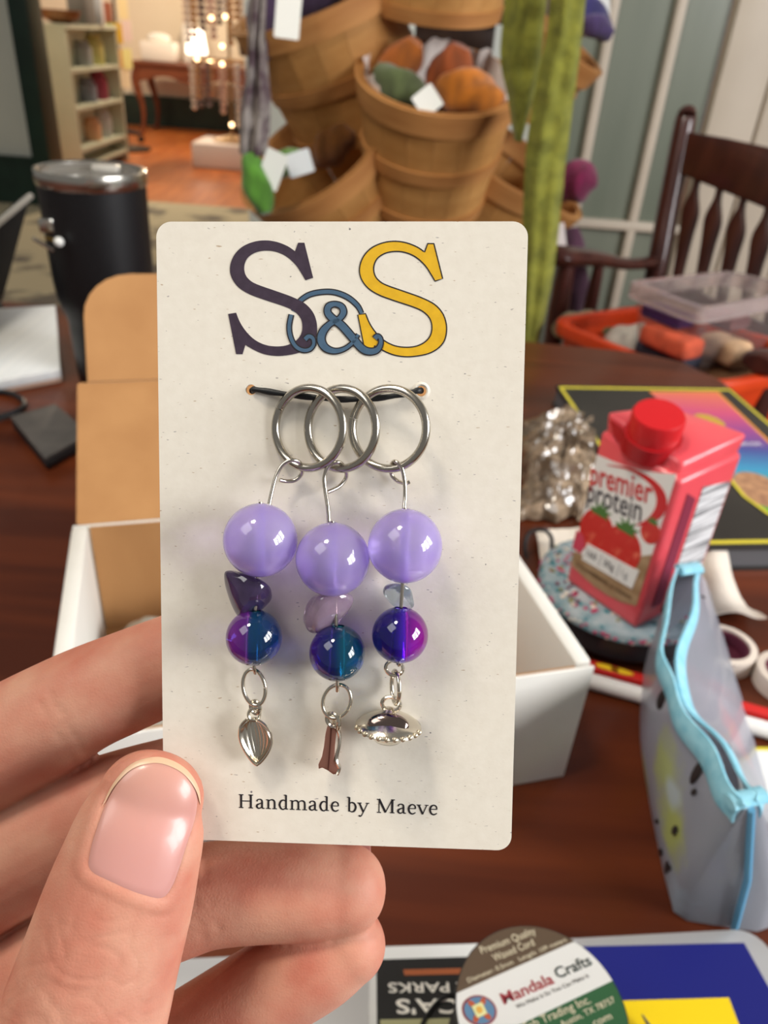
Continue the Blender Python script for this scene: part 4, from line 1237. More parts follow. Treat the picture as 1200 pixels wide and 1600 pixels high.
# pale green and rose print in the vinyl
ntv = m_vinyl.node_tree
bv = ntv.nodes['Principled BSDF']
prev = bv.inputs['Base Color'].links[0].from_socket
tcv = ntv.nodes.new('ShaderNodeTexCoord')
wob_ = ntv.nodes.new('ShaderNodeTexNoise'); wob_.inputs['Scale'].default_value = 90
ntv.links.new(tcv.outputs['Object'], wob_.inputs['Vector'])
oc_ = MW[sh.name].inverted()
for (i, j, f, rr_, c_) in ((20, 1, .2, .018, (196, 206, 110)), (25, 1, .7, .016, (204, 214, 96)), (23, 1, .3, .008, (206, 220, 226)), (29, 2, .6, .014, (190, 204, 216)), (18, 6, .5, .016, (206, 170, 180)), (14, 2, .6, .014, (176, 186, 120))):
    c = oc_ @ (Vector(rows[i][j]).lerp(Vector(rows[i][j + 1]), f))
    vd_ = ntv.nodes.new('ShaderNodeVectorMath'); vd_.operation = 'DISTANCE'
    vd_.inputs[1].default_value = c
    ntv.links.new(tcv.outputs['Object'], vd_.inputs[0])
    ma_ = ntv.nodes.new('ShaderNodeMath'); ma_.operation = 'MULTIPLY_ADD'
    ma_.inputs[1].default_value = rr_ * 1.2; 
    ntv.links.new(wob_.outputs['Fac'], ma_.inputs[0]); ntv.links.new(vd_.outputs['Value'], ma_.inputs[2])
    mr_ = ntv.nodes.new('ShaderNodeMapRange')
    mr_.inputs[1].default_value = rr_ * 1.0; mr_.inputs[2].default_value = rr_ * 1.7
    mr_.inputs[3].default_value = .85; mr_.inputs[4].default_value = 0
    ntv.links.new(ma_.outputs[0], mr_.inputs[0])
    mxv = ntv.nodes.new('ShaderNodeMix'); mxv.data_type = 'RGBA'
    ntv.links.new(mr_.outputs[0], mxv.inputs[0]); ntv.links.new(prev, mxv.inputs[6])
    mxv.inputs[7].default_value = (*lin(c_), 1)
    prev = mxv.outputs[2]
ntv.links.new(prev, bv.inputs['Base Color'])

# ---- silver laptop with stickers
zlp = TZ + .016
A_, B_ = G(-20, 1490, zlp), G(1148, 1452, zlp)
dx = (G(1148, 1452, zlp) - G(300, 1497, zlp)).normalized()
dx.z = 0
dy = Vector((-dx.y, dx.x, 0))
cr = G(1192, 1500, zlp)
wl, hl = .304, .21
o_ = G(1148, 1452, zlp) + dx * .011      # back right corner (before rounding)
ml3 = frame((o_.x, o_.y, 0), dx, dy, (0, 0, 1))
lp = thing('silver_laptop', 'closed silver laptop covered in stickers at the bottom of the photo', 'laptop', T(o_.x - .15, o_.y - .1, TZ))
m_alu = mat('silver aluminium', (192, 192, 192), .38, .55)
MB().prism([rrect(wl, hl, .011, 6, -wl / 2, -hl / 2)], TZ + .001, zlp - .006, ml3).build('base', m_alu, lp, bevel=.001)
MB().prism([rrect(wl, hl, .011, 6, -wl / 2, -hl / 2)], zlp - .0055, zlp, ml3).build('lid', m_alu, lp, bevel=.0012)
def stick(px4, m, nm, lvl=1):
    return MB().prism([[(q_.x, q_.y) for q_ in (G(x, y, zlp) for x, y in px4)]], zlp + .00005 * lvl, zlp + .0001 + .00006 * lvl).build(nm, m, lp, smooth=False)
m_navy = mat('navy sticker', (26, 30, 110), .35)
m_yst = mat('bright yellow sticker', (228, 196, 8), .45)
m_bst = mat('black sticker', (24, 23, 22), .4)
m_wst = mat('white sticker', (208, 210, 208), .45)
stick([(578, 1480), (900, 1470), (1010, 1760), (575, 1760)], m_wst, 'white_sticker', 1)
stick([(588, 1500), (905, 1490), (1000, 1740), (590, 1740)], m_bst, 'black_sticker', 3)
stick([(860, 1481), (1162, 1474), (1232, 1600), (1310, 1760), (900, 1760)], m_navy, 'navy_sticker', 6)
stick([(900, 1567), (1138, 1560), (1168, 1640), (1200, 1700), (930, 1700)], m_yst, 'yellow_sticker', 9)
m_wt = mat('white lettering', (226, 224, 216), .5)
lay_text('NATIONAL PARKS', G(878, 1535, zlp), G(606, 1537, zlp), (0, 0, 1), m_wt, lp, off=.0005, height=.0036, bold=.01)
lay_text("AMERICA'S", G(858, 1561, zlp), G(618, 1563, zlp), (0, 0, 1), m_wt, lp, off=.0005, height=.005, bold=.02)
stick([(630, 1516), (790, 1512), (792, 1521), (632, 1525)], mat('orange sticker line', (150, 80, 40), .5), 'orange_line', 6)
stick([(594, 1594), (900, 1588), (905, 1680), (594, 1680)], mat('olive sticker band', (160, 160, 120), .5), 'olive_band', 6)

# ---- spool of waxed cord
zs = TZ + .050
scn = (G(845, 1447, zs) * .5 + (G(712, 1584, zs) + G(980, 1584, zs)) * .25)
rsp = (G(712, 1584, zs) - G(980, 1584, zs)).length / 2
ctr = (G(712, 1584, zs) + G(980, 1584, zs)) / 2
ctr = Vector((ctr.x, ctr.y, zs))
back = G(842, 1447, zs)
ctr.y = back.y - rsp
z_0 = zlp + .0008
spo = thing('cord_spool', 'spool of waxed cord with a brown, white and green round label', 'spool', T(ctr.x, ctr.y, z_0))
MB().lathe([(rsp * .99, 0), (rsp * .99, .0025), (rsp * .8, .0027)], 56, T(ctr.x, ctr.y, z_0)).build('flange', mat('spool black', (30, 28, 28), .5), spo)
wnd = []
n_ = 14
hs = zs - z_0
for i in range(n_ * 4 + 1):
    f = i / (n_ * 4)
    wnd.append((rsp * .84 + .0006 * math.cos(f * n_ * math.tau), .0028 + f * (hs - .0056)))
MB().lathe(wnd, 48, T(ctr.x, ctr.y, z_0)).build('wound_cord', mat('dark waxed cord', (40, 34, 30), .6), spo, angle=80)
MB().lathe([(rsp * .8, hs - .0028), (rsp, hs - .0024), (rsp, hs - .0003)], 56, T(ctr.x, ctr.y, z_0)).build('flange', mat('spool black', (30, 28, 28)), spo)
lx = (G(925, 1503, zs) - G(785, 1567, zs)).normalized()
ly = Vector((-lx.y, lx.x, 0))
msp = frame(ctr, lx, ly, (0, 0, 1))
inv = msp.inverted()
rl = rsp * .985
def yloc(x, y): return (inv @ G(x, y, zs)).y
y1_ = (yloc(722, 1546) + yloc(893, 1475)) / 2
y2_ = (yloc(815, 1600) + yloc(945, 1538)) / 2
def chord(ya, yb):
    a0 = math.asin(max(-1, min(1, ya / rl))); a1 = math.asin(max(-1, min(1, yb / rl)))
    L = [(rl * math.cos(a0 + (a1 - a0) * k / 16), rl * math.sin(a0 + (a1 - a0) * k / 16)) for k in range(17)]
    return L + [(-x, y) for x, y in reversed(L)]
for ya, yb, m, nm in ((y1_, rl, mat('label brown', (84, 68, 52), .45), 'brown_label'), (y2_, y1_, mat('label white', (206, 206, 202), .5), 'white_label'), (-rl, y2_, mat('label green', (40, 84, 50), .45), 'green_label')):
    MB().prism([chord(ya, yb)], -.0004, .0001, msp).build(nm, m, spo, smooth=False)
m_cr = mat('cream lettering', (206, 196, 168), .5)
def st(body_, x0, y0, x1, y1, m, h=None, bold=0.):
    lay_text(body_, G(x0, y0, zs), G(x1, y1, zs), (0, 0, 1), m, spo, off=.0002, height=h, bold=bold)
st('Premium Quality', 753, 1491, 838, 1459, m_cr, .0026)
st('Waxed Cord', 773, 1503, 836, 1477, m_cr, .0026)
st('Diameter: 0.5mm   Length: 109 meters', 732, 1536, 886, 1471, m_cr, .0015)
st('Mandala', 788, 1570, 867, 1536, mat('maroon lettering', (150, 52, 60), .5), .0036, .015)
st('Crafts', 872, 1530, 926, 1507, mat('dark green lettering', (52, 62, 58), .5), .0036, .015)
st('We Make It So You Can Make It', 808, 1577, 921, 1527, mat('grey lettering', (80, 80, 80), .5), .0013)
st('Fab Trading Inc.', 822, 1612, 924, 1567, m_cr, .0026)
st('Austin, TX 78757', 878, 1606, 962, 1566, m_cr, .0019)
st('.com', 925, 1606, 957, 1592, m_cr, .0022)
p = inv @ G(749, 1579, zs)
for a, b, m, z in ((.0047, .0058, mat('emblem blue', (84, 120, 150), .5), .0002), ):
    MB().prism([ellipse(p.x, p.y, a, b, 28, 1.2)], .0001, z, msp).build('emblem', mat('emblem rim', (130, 50, 50), .5), spo, smooth=False)
    MB().prism([ellipse(p.x, p.y, a * .88, b * .88, 28, 1.2)], .0001, z + .0001, msp).build('emblem_field', m, spo, smooth=False)
    for k in range(4):
        an = k * math.pi / 2 + .6
        MB().prism([ellipse(p.x + .0027 * math.cos(an), p.y + .0032 * math.sin(an), .0014, .0009, 10, an)], .0001, z + .0002, msp).build('emblem_petal', mat('emblem rust', (170, 80, 50), .5), spo, smooth=False)
    MB().prism([rrect(.0038, .0038, .0003, 2, p.x, p.y)], .0001, z + .0003, msp).build('emblem_square', mat('emblem pale', (206, 206, 150), .5), spo, smooth=False)
    MB().prism([ellipse(p.x, p.y, .0011, .0011, 14)], .0001, z + .0004, msp).build('emblem_dot', mat('emblem gold', (206, 160, 70), .5), spo, smooth=False)
# loose cord end and pen tip on the laptop
MB().tube([G(x, y, zlp + .0016) for x, y in cat([(722, 1548), (690, 1560), (668, 1585), (655, 1612), (640, 1650)], 6)], .0007, 8).build('cord_end', m_blk, label='loose dark cord end trailing left from the spool', cat='cord')
pn = thing('pen', 'silver pen with its tip on the yellow sticker', 'pen', T(G(1003, 1584, zlp)))
t0, t1 = G(1003, 1585, zlp + .0035), G(1062, 1680, zlp + .0035)
dv = (t1 - t0).normalized()
MB().tube([t0, t0 + dv * .004, t0 + dv * .012], [.0003, .0008, .0032], 12).build('tip', m_steel, pn)
MB().tube([t0 + dv * .012, t0 + dv * .1], .0032, 14).build('barrel', mat('pen grey', (120, 120, 126), .3, .3), pn)
# ================================================================== the held card
cTL, cTR, cBL, cBR = P(240, 347, .1066), P(820, 347, .1044), P(262, 1309, .1143), P(803, 1328, .1120)
cu_ = ((cTR - cTL) + (cBR - cBL)).normalized()
cv_ = ((cTL - cBL) + (cTR - cBR))
cv_ = (cv_ - cu_ * cv_.dot(cu_)).normalized()
cn_ = cu_.cross(cv_)
cc_ = (cTL + cTR + cBL + cBR) / 4
CARD = frame(cc_, cu_, cv_, cn_)
CI = CARD.inverted()
CO = CI @ CAM
C3 = CI.to_3x3()
CW = ((cTR - cTL).length + (cBR - cBL).length) / 2
CHt = ((cTL - cBL).length + (cTR - cBR).length) / 2
def K(x, y, h=0.):
    d = C3 @ ray(x, y)
    return CO + d * ((h - CO.z) / d.z)
def K2(x, y):
    v = K(x, y, CT)
    return (v.x, v.y)
CT = .00025
m_card = mat('off white flecked card', (230, 224, 210), .75, c2=(223, 216, 201), scale=650, thr=(.2, .8), bump=.12, bscale=1500)
# scattered short dark fibres in the paper
nt = m_card.node_tree
b_ = nt.nodes['Principled BSDF']
tc = nt.nodes.new('ShaderNodeTexCoord')
col0 = b_.inputs['Base Color'].links[0].from_socket
prev = col0
for rot, sc1, thr_, colr in ((.6, (900, 2600, 1), .745, (176, 168, 160)), (-.5, (800, 2600, 1), .745, (186, 166, 140)), (1.4, (700, 2400, 1), .765, (150, 146, 144)), (2.3, (1100, 1500, 1), .775, (120, 116, 116))):
    mp = nt.nodes.new('ShaderNodeMapping')
    mp.inputs['Rotation'].default_value = (0, 0, rot)
    mp.inputs['Scale'].default_value = sc1
    nz = nt.nodes.new('ShaderNodeTexNoise')
    nz.inputs['Scale'].default_value = 1.0
    nz.inputs['Detail'].default_value = 1.0
    rp = nt.nodes.new('ShaderNodeValToRGB')
    rp.color_ramp.elements[0].position = thr_
    rp.color_ramp.elements[1].position = thr_ + .05
    mxn = nt.nodes.new('ShaderNodeMix')
    mxn.data_type = 'RGBA'
    nt.links.new(tc.outputs['Object'], mp.inputs['Vector'])
    nt.links.new(mp.outputs['Vector'], nz.inputs['Vector'])
    nt.links.new(nz.outputs['Fac'], rp.inputs['Fac'])
    nt.links.new(rp.outputs['Color'], mxn.inputs[0])
    nt.links.new(prev, mxn.inputs[6])
    mxn.inputs[7].default_value = (*lin(colr), 1)
    prev = mxn.outputs[2]
nt.links.new(prev, b_.inputs['Base Color'])

card = thing('display_card', 'off white card printed with purple and yellow letters held in the hand', 'card', CARD)
h1, h2 = K(392, 609, CT), K(658, 611, CT)
hole_r = .00074
loops = [rrect(CW, CHt, .0021, 8), ellipse(h1.x, h1.y, hole_r, hole_r, 20), ellipse(h2.x, h2.y, hole_r, hole_r, 20)]
MB().prism(loops, -CT, CT).build('card_board', m_card, card, space=CARD, angle=30)
MB().lathe([(hole_r, 0), (hole_r + .0002, .00016), (hole_r + .00055, 0)], 24, T(h2.x, h2.y, CT), cap=False).build('hole_rim', m_card, card, space=CARD)

m_pur = mat('aubergine ink', (50, 36, 52), .6, c2=(58, 44, 60), scale=900)
m_gold = mat('mustard ink', (226, 178, 24), .6, c2=(216, 168, 20), scale=700)
m_blu = mat('slate blue ink', (70, 98, 122), .6, c2=(62, 90, 114), scale=700)
m_ink = mat('black ink', (30, 26, 30), .6)
def Z3(x, y):        # zoomed logo coordinates to the card
    return K2(330 + x / 3, 360 + y / 3)
S_pts = [(408, 58, 1), (437, 58, 1), (478, 222, 1), (442, 234, 1), (425, 205), (395, 160), (350, 120), (300, 99), (250, 95), (205, 105), (170, 130), (155, 168), (160, 205), (180, 232), (215, 253), (300, 283), (380, 312), (440, 343), (476, 382), (493, 425), (496, 470),
         (485, 515), (455, 550), (410, 574), (350, 586), (300, 588), (250, 580), (205, 562), (160, 536, 1), (147, 580, 1), (117, 580, 1), (80, 392, 1), (117, 386, 1), (135, 430), (165, 475), (205, 513), (255, 537), (310, 544), (360, 537), (400, 515), (423, 482), (427, 440), (415, 405), (385, 376), (340, 355), (250, 325), (180, 299), (130, 268), (100, 230), (88, 190), (94, 147), (115, 107), (150, 75), (200, 54), (255, 47), (310, 55), (360, 75), (393, 98, 1)]
def smooth_loop(pts, n=4):
    """spline through the points, breaking at those flagged as corners."""
    ci = [i for i, p in enumerate(pts) if len(p) > 2]
    out = []
    for a, b in zip(ci, ci[1:] + [ci[0] + len(pts)]):
        seg = [pts[i % len(pts)][:2] for i in range(a, b + 1)]
        out += (cat(seg, n) if len(seg) > 2 else seg)[:-1]
    return out
SL = smooth_loop(S_pts)
def logo_letter(dx, dy, sx, m, nm, z0, outline=None):
    lp_ = [Z3(x * sx + dx, y + dy) for x, y in SL]
    MB().prism([lp_], CT, CT + z0).build(nm, m, card, space=CARD, smooth=False)
    if outline:
        wd = outline
        MB().ribbon([(x, y, wd) for x, y in lp_ + [lp_[0], lp_[1]]], CT, CT + z0 + .00002).build('letter_outline', m_ink, card, space=CARD, smooth=False)
logo_letter(607, 4, 1.0, m_gold, 'letter_s', .00003, .00017)
logo_letter(0, 0, 1.0, m_pur, 'letter_s', .00006)
def stroke(pts, wd, nm, zl_, close=False):
    pp = cat(pts, 7)
    q = [(*Z3(p[0], p[1]), (p[2] if len(p) > 2 else wd) / 3 / 11370) for p in pp]
    MB().ribbon([(x, y, w_ + .00034) for x, y, w_ in q], CT, CT + zl_).build(nm + '_outline', m_ink, card, space=CARD, smooth=False)
    MB().ribbon(q, CT, CT + zl_ + .00001).build(nm, m_blu, card, space=CARD, smooth=False)
stroke([(387, 380, 17), (410, 338, 17), (458, 303, 18), (520, 289, 18), (580, 291, 18), (640, 314, 18), (685, 352, 17), (706, 390, 14)], 17, 'ring_swash', .000045)
stroke([(440, 512, 20), (458, 497, 18), (478, 508, 16), (480, 536, 14), (462, 558, 15), (430, 562, 16), (396, 543, 16), (373, 500, 17), (366, 450, 17), (376, 395, 17)], 17, 'ring_curl', .00009)
stroke([(768, 508, 22), (780, 496, 18), (794, 508, 16), (794, 535, 18), (776, 562, 24), (740, 568, 28), (705, 552, 30), (660, 500, 32), (612, 446, 32), (568, 412, 30), (546, 384, 28), (552, 356, 26), (582, 346, 20), (612, 358, 24), (620, 386, 26), (600, 415, 22), (556, 440, 24), (524, 476, 32), (516, 515, 34), (536, 550, 30), (578, 566, 22), (624, 556, 16), (664, 526, 14), (690, 488, 12)], 26, 'ampersand', .00012)

# ---- "Handmade by Maeve" in a small serif
def S(*p): return list(p)
def serif(x, y, w_=.46, t=.075): return [(x - w_ / 2, y, t), (x + w_ / 2, y, t)]
GL = {
 'H': (1.78, [[(.38, 0, .19), (.38, 1.42, .19)], [(1.36, 0, .19), (1.36, 1.42, .19)], [(.38, .74, .08), (1.36, .74, .08)], serif(.38, .04), serif(.38, 1.38), serif(1.36, .04), serif(1.36, 1.38)]),
 'a': (1.06, [[(.2, .74, .15), (.26, .9, .1), (.46, .97, .09), (.66, .9, .13), (.72, .7, .17), (.72, .2, .17), (.8, .05, .12), (.98, .05, .06)], [(.72, .6, .07), (.45, .5, .1), (.22, .36, .16), (.2, .17, .17), (.36, .03, .12), (.56, .08, .08), (.72, .24, .06)]]),
 'n': (1.24, [[(.3, 0, .17), (.3, .95, .17)], [(.06, .93, .07), (.3, .95, .07)], [(.3, .74, .07), (.48, .92, .08), (.7, .96, .12), (.88, .84, .16), (.93, .6, .17), (.93, 0, .17)], serif(.3, .035, .48, .07), serif(.93, .035, .48, .07)]),
 'm': (1.88, [[(.3, 0, .17), (.3, .95, .17)], [(.06, .93, .07), (.3, .95, .07)], [(.3, .74, .07), (.48, .92, .08), (.7, .96, .12), (.88, .84, .16), (.93, .6, .17), (.93, 0, .17)], [(.93, .74, .07), (1.12, .92, .08), (1.34, .96, .12), (1.52, .84, .16), (1.57, .6, .17), (1.57, 0, .17)], serif(.3, .035, .48, .07), serif(.93, .035, .44, .07), serif(1.57, .035, .48, .07)]),
 'd': (1.16, [[(.84, .02, .17), (.84, 1.5, .17)], [(.62, 1.48, .07), (.84, 1.5, .07)], [(.84, .04, .07), (1.06, .06, .07)], [(.84, .82, .07), (.6, .97, .1), (.34, .86, .15), (.19, .5, .18), (.32, .12, .16), (.58, .0, .1), (.84, .2, .07)]]),
 'e': (1.02, [[(.2, .55, .07), (.86, .55, .07)], [(.85, .55, .13), (.8, .83, .12), (.56, .97, .1), (.3, .84, .15), (.18, .5, .18), (.3, .13, .16), (.58, .0, .12), (.88, .15, .06)]]),
 'b': (1.16, [[(.3, .02, .17), (.3, 1.5, .17)], [(.06, 1.48, .07), (.3, 1.5, .07)], [(.3, .8, .07), (.52, .96, .1), (.8, .86, .15), (.95, .5, .18), (.82, .12, .16), (.56, .0, .1), (.3, .12, .07)]]),
 'y': (1.12, [[(.14, .95, .17), (.56, .02, .17)], [(.98, .95, .08), (.56, .02, .08), (.36, -.36, .09), (.2, -.42, .13), (.12, -.34, .13)], serif(.16, .94, .42, .07), serif(.96, .94, .36, .07)]),
 'M': (2.1, [[(.38, 0, .09), (.38, 1.38, .09)], [(.38, 1.42, .2), (1.03, .06, .2)], [(1.03, .06, .08), (1.7, 1.42, .08)], [(1.7, 0, .2), (1.7, 1.42, .2)], serif(.38, .04, .42), serif(.3, 1.38, .3), serif(1.7, .04), serif(1.78, 1.38, .34)]),
 'v': (1.1, [[(.14, .95, .17), (.56, .0, .17)], [(.96, .95, .08), (.56, .0, .08)], serif(.16, .94, .42, .07), serif(.94, .94, .36, .07)]),
}
line = 'Handmade by Maeve'
tot = sum(GL[c][0] if c != ' ' else .62 for c in line)
pA, pB = K(371, 1262, CT), K(685, 1273, CT)
tx_ = (pB - pA).normalized()
ty_ = Vector((-tx_.y, tx_.x, 0))
sc1 = (pB - pA).length / tot
mt = CARD @ frame(pA, tx_ * sc1, ty_ * sc1, (0, 0, 1))
xx = 0.
word = MB()
for c in line + ' ':
    if c == ' ':
        word.build('printed_word', m_ink, card, space=mt, smooth=False)
        word = MB()
        xx += .62
        continue
    adv, sts = GL[c]
    for st_ in sts:
        pth = cat(st_, 5) if len(st_) > 2 else st_
        word.ribbon([(x + xx, y, w_ * 1.12) for x, y, w_ in pth], 0, .00005)
    xx += adv

# ---- black cord through the two holes
cp_l = [K(394, 611, -.0012), K(396, 609, 0), K(402, 609, .0007), K(440, 615, .0010), K(490, 621, .0012), K(540, 624, .0013), K(590, 622, .0012), K(630, 616, .0009), K(650, 611, .0007), K(656, 610, 0), K(658, 611, -.0012)]
pth = cat([tuple(p) for p in cp_l], 5)
cordm = MB().tube([CARD @ Vector(p) for p in pth], [.00042 + .00006 * math.sin(i * 1.1) for i in range(len(pth))], 10)
cordm.build('holding_cord', mat('black waxed cord', (20, 22, 24), .5, bump=.3, bscale=1500), label='black waxed cord threaded through the two card holes', cat='cord')

# ================================================================== stitch markers
m_ss = mat('stainless steel wire', (190, 184, 172), .2, 1.0)
m_sil = mat('bright silver', (222, 214, 198), .2, 1.0)
m_lil = mat('lilac jade', (214, 198, 254), .42, c2=(204, 184, 250), scale=260, trans=.72, ior=1.25, coat=1.0)
m_lil.node_tree.nodes['Principled BSDF'].inputs['Subsurface Anisotropy'].default_value = .3
def glass_ramp(nm, stops):
    return ramp_mat(nm, stops, axis='X', rough=.02, trans=.85, ior=1.3, coat=.7)
m_g1 = glass_ramp('aura glass violet to teal', [(0, (170, 60, 190)), (.42, (150, 60, 200)), (.52, (30, 110, 160)), (.62, (20, 100, 150)), (1, (30, 70, 140))])
m_g2 = glass_ramp('aura glass indigo to teal', [(0, (140, 40, 190)), (.25, (70, 60, 180)), (.5, (30, 80, 160)), (.62, (10, 130, 160)), (1, (16, 90, 140))])
m_g3 = glass_ramp('aura glass blue to magenta', [(0, (30, 40, 140)), (.4, (50, 40, 170)), (.55, (110, 60, 220)), (.7, (190, 30, 200)), (1, (170, 40, 150))])
m_st1 = mat('dark amethyst', (96, 76, 120), .08, c2=(60, 44, 78), scale=250, trans=.45, ior=1.5, coat=.6)
m_st2 = mat('rosy quartz', (196, 172, 190), .08, c2=(176, 148, 172), scale=250, trans=.55, ior=1.5, coat=.6)
m_st3 = mat('clear quartz', (220, 230, 232), .05, trans=.85, ior=1.5, coat=.5)
m_wire = mat('silver wire', (206, 198, 186), .2, 1.0)

def bead_mb(c, r, hole, ax):
    """drilled round bead along the axis ax (card space)."""
    m = zframe(c, ax)
    z0 = math.sqrt(r * r - hole * hole)
    a0 = math.asin(z0 / r)
    prof = [(r * math.cos(a), r * math.sin(a)) for a in (-a0 + 2 * a0 * k / 28 for k in range(29))]
    prof += [(hole * .97, z0 - r * .05), (hole * .97, 0), (hole * .97, -z0 + r * .05)]
    return MB().lathe(prof, 48, m, cap=False, closed=True)
def ring_pts(c, rx, ry, tilt, twist=0., a0=0., a1=360., n=60):
    """ellipse in card space turned about the card's vertical by tilt."""
    out = []
    for k in range(n + 1):
        a = R(a0 + (a1 - a0) * k / n)
        x, y = rx * math.cos(a), ry * math.sin(a)
        ct_, st_ = math.cos(twist), math.sin(twist)
        x, y = x * ct_ - y * st_, x * st_ + y * ct_
        out.append((c[0] + x * math.cos(tilt), c[1] + y, c[2] + x * math.sin(tilt)))
    return out
def wire(parent, pts, r, nm, m):
    pth = cat([tuple(K(*p)) for p in pts], 7)
    return MB().tube(pth, r, 10).build(nm, m, parent, space=CARD, angle=70)
def pebble(parent, pts, m, c, nm='gem_chip'):
    P3 = [K(*p) for p in pts]
    cen_ = sum(P3, Vector()) / len(P3)
    mb = MB().hull([cen_ + (p - cen_) * 1.22 for p in P3])
    return mb.build(nm, m, parent, space=CARD, sub=3)

def marker(label, rc_, ring_tilt, gap, hook, lb, stone, sm, sb, gm, jump, tail):
    base = K(*lb)
    t = thing('stitch_marker', label, 'stitch marker', CARD @ T(base), 'stitch markers on the card')
    MB().tube(ring_pts(K(*rc_), .00545, .00545, ring_tilt, 0, gap + .8, gap + 359.2), .0006, 14).build('ring', m_ss, t, space=CARD, angle=50)
    wire(t, hook, .00029, 'wire_hook', m_wire)
    top = K(*hook[0])
    r1 = .00505
    axd = (K(sb[0], sb[1], lb[2]) - K(*lb)); axd.z = 0
    bead_mb(K(*lb), r1, .00055, (Vector((0, 1, 0)) - axd.normalized() * .2)).build('lilac_bead', m_lil, t, space=CARD)
    wire(t, [(lb[0], lb[1] - 60, lb[2]), (lb[0], lb[1], lb[2]), ((lb[0] + sb[0]) / 2, lb[1] + 56, (lb[2] + sb[2]) / 2), (sb[0], sb[1], sb[2]), (sb[0], sb[1] + 44, sb[2]), tail], .00026, 'wire_core', m_wire)
    pebble(t, stone, sm, None)
    gb = bead_mb(K(*sb), .0039, .0009, (0.02, 1, 0)).build('glass_bead', gm, t, space=CARD)
    MB().tube([K(*sb) + Vector((.02 * f, f, 0)) for f in (-.0036, 0, .0036)], .00084, 14).build('bead_bore', mat('bore ' + gm.name, jump, .12, .4), gb, space=CARD)
    return t

# left marker with the leaf charm
t1_ = marker('stitch marker with a leaf charm, left one of the three on the card', (482, 669, .0027), R(24), 150,
       [(419, 796, .0046), (424, 772, .0042), (431, 745, .0038), (441, 727, .0036), (455, 719, .0036), (468, 723, .0028), (472, 738, .0014), (462, 750, .0012), (448, 752, .0016), (437, 750, .0022)],
       (407, 844, .0051), [(352, 896, .002), (362, 892, .0045), (395, 905, .001), (410, 908, .0045), (430, 930, .003), (424, 945, .0015), (375, 960, .0045), (388, 968, .0022), (354, 905, .0038), (365, 955, .0015), (400, 912, .0058), (385, 945, .006)], m_st1,
       (397, 996, .0041), m_g1, (20, 190, 180), (399, 1052, .0036))
JR = MB().tube(ring_pts(K(397, 1074, .0028), .0017, .0026, R(12), R(8), 0, 356, 40), .00028, 10).build('jump_ring', m_sil, t1_, space=CARD, angle=60)
# leaf charm
lc = K(399, 1158, .0022)
lm_ = CARD @ frame(lc, (1, .06, .12), (-.08, 1, .05), (-.12, -.05, 1))
def leaf(u_, v_):
    s_ = -1 + 2 * u_
    t_ = v_
    wv = .00235 * (math.sin(math.pi * min(1, t_ * .96 + .04) ** .8) ** .75) * (1.05 - .1 * t_)
    y = .0034 - t_ * .0068
    z = .0011 * (s_ * s_) + .00012 * math.cos(s_ * 26) * (1 - abs(s_)) - .0006
    return (s_ * wv + .0003 * math.sin(t_ * 3), y, z)
lfb = MB().grid(leaf, 40, 30, thick=.00035).build('leaf_charm', m_sil, t1_, space=lm_, angle=80)
MB().tube([leaf(0, k / 20) for k in range(21)], .0002, 8).tube([leaf(1, k / 20) for k in range(21)], .0002, 8).build('leaf_edge', m_sil, lfb, space=lm_)
MB().tube(ring_pts(K(399, 1105, .0026), .0009, .0009, R(30), 0, 0, 356, 24), .00028, 8).build('charm_loop', m_sil, t1_, space=CARD)
MB().tube(ring_pts(K(397, 1116, .0022), .0008, .0009, R(-10), 0, 0, 356, 24), .00025, 8).build('charm_loop', m_sil, t1_, space=CARD)

# middle marker with the tail charm
t2_ = marker('stitch marker with a narrow copper toned charm, middle one of the three', (533, 670, .0029), R(26), 115,  # the charm is silver; its copper tone is the painted hand reflection
       [(514, 816, .0050), (512, 792, .0046), (508, 765, .0040), (507, 745, .0038), (514, 728, .0038), (528, 722, .0036), (538, 730, .0024), (541, 745, .0014), (530, 760, .0018), (512, 769, .0030)],
       (520, 874, .0051), [(482, 935, .002), (490, 928, .0045), (478, 965, .0015), (475, 985, .003), (485, 990, .0045), (505, 985, .0045), (540, 958, .0035), (550, 940, .0025), (546, 928, .0035), (530, 928, .0052), (500, 945, .006), (520, 980, .0015), (530, 930, .001)], m_st2,
       (527, 1020, .0041), m_g2, (10, 190, 185), (527, 1080, .0036))
MB().tube(ring_pts(K(526, 1096, .0028), .00195, .0026, R(14), R(-28), 0, 356, 40), .00028, 10).build('jump_ring', m_sil, t2_, space=CARD, angle=60)
MB().tube(ring_pts(K(520, 1125, .0028), .00105, .00095, R(30), 0, 0, 356, 24), .00032, 8).tube(ring_pts(K(526, 1130, .0026), .0009, .0009, R(60), 0, 0, 356, 24), .00028, 8).build('charm_loop', m_sil, t2_, space=CARD)
m_refl = mat('painted hand reflection', (196, 138, 120), .3, .85)  # silver charm; the hand's rosy reflection is painted into its face colour
def kz(x, y, h): return K(330 + x / 3, 870 + y / 3, h)
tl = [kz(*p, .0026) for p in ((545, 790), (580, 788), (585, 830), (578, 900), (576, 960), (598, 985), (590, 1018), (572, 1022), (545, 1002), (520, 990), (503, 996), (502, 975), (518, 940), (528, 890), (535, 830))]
MB().prism([[(p.x, p.y) for p in tl]], .0019, .0026).build('tail_charm', m_refl, t2_, space=CARD, bevel=.00012)
ed = [kz(582, 790, .0025), kz(600, 830, .0022), kz(600, 880, .0022), kz(588, 940, .0023), kz(590, 965, .0024), kz(600, 990, .0022), kz(588, 1020, .0024)]
MB().tube(cat([tuple(p) for p in ed], 5), .0003, 8, flat=1.6).build('tail_charm_side', m_sil, t2_, space=CARD)
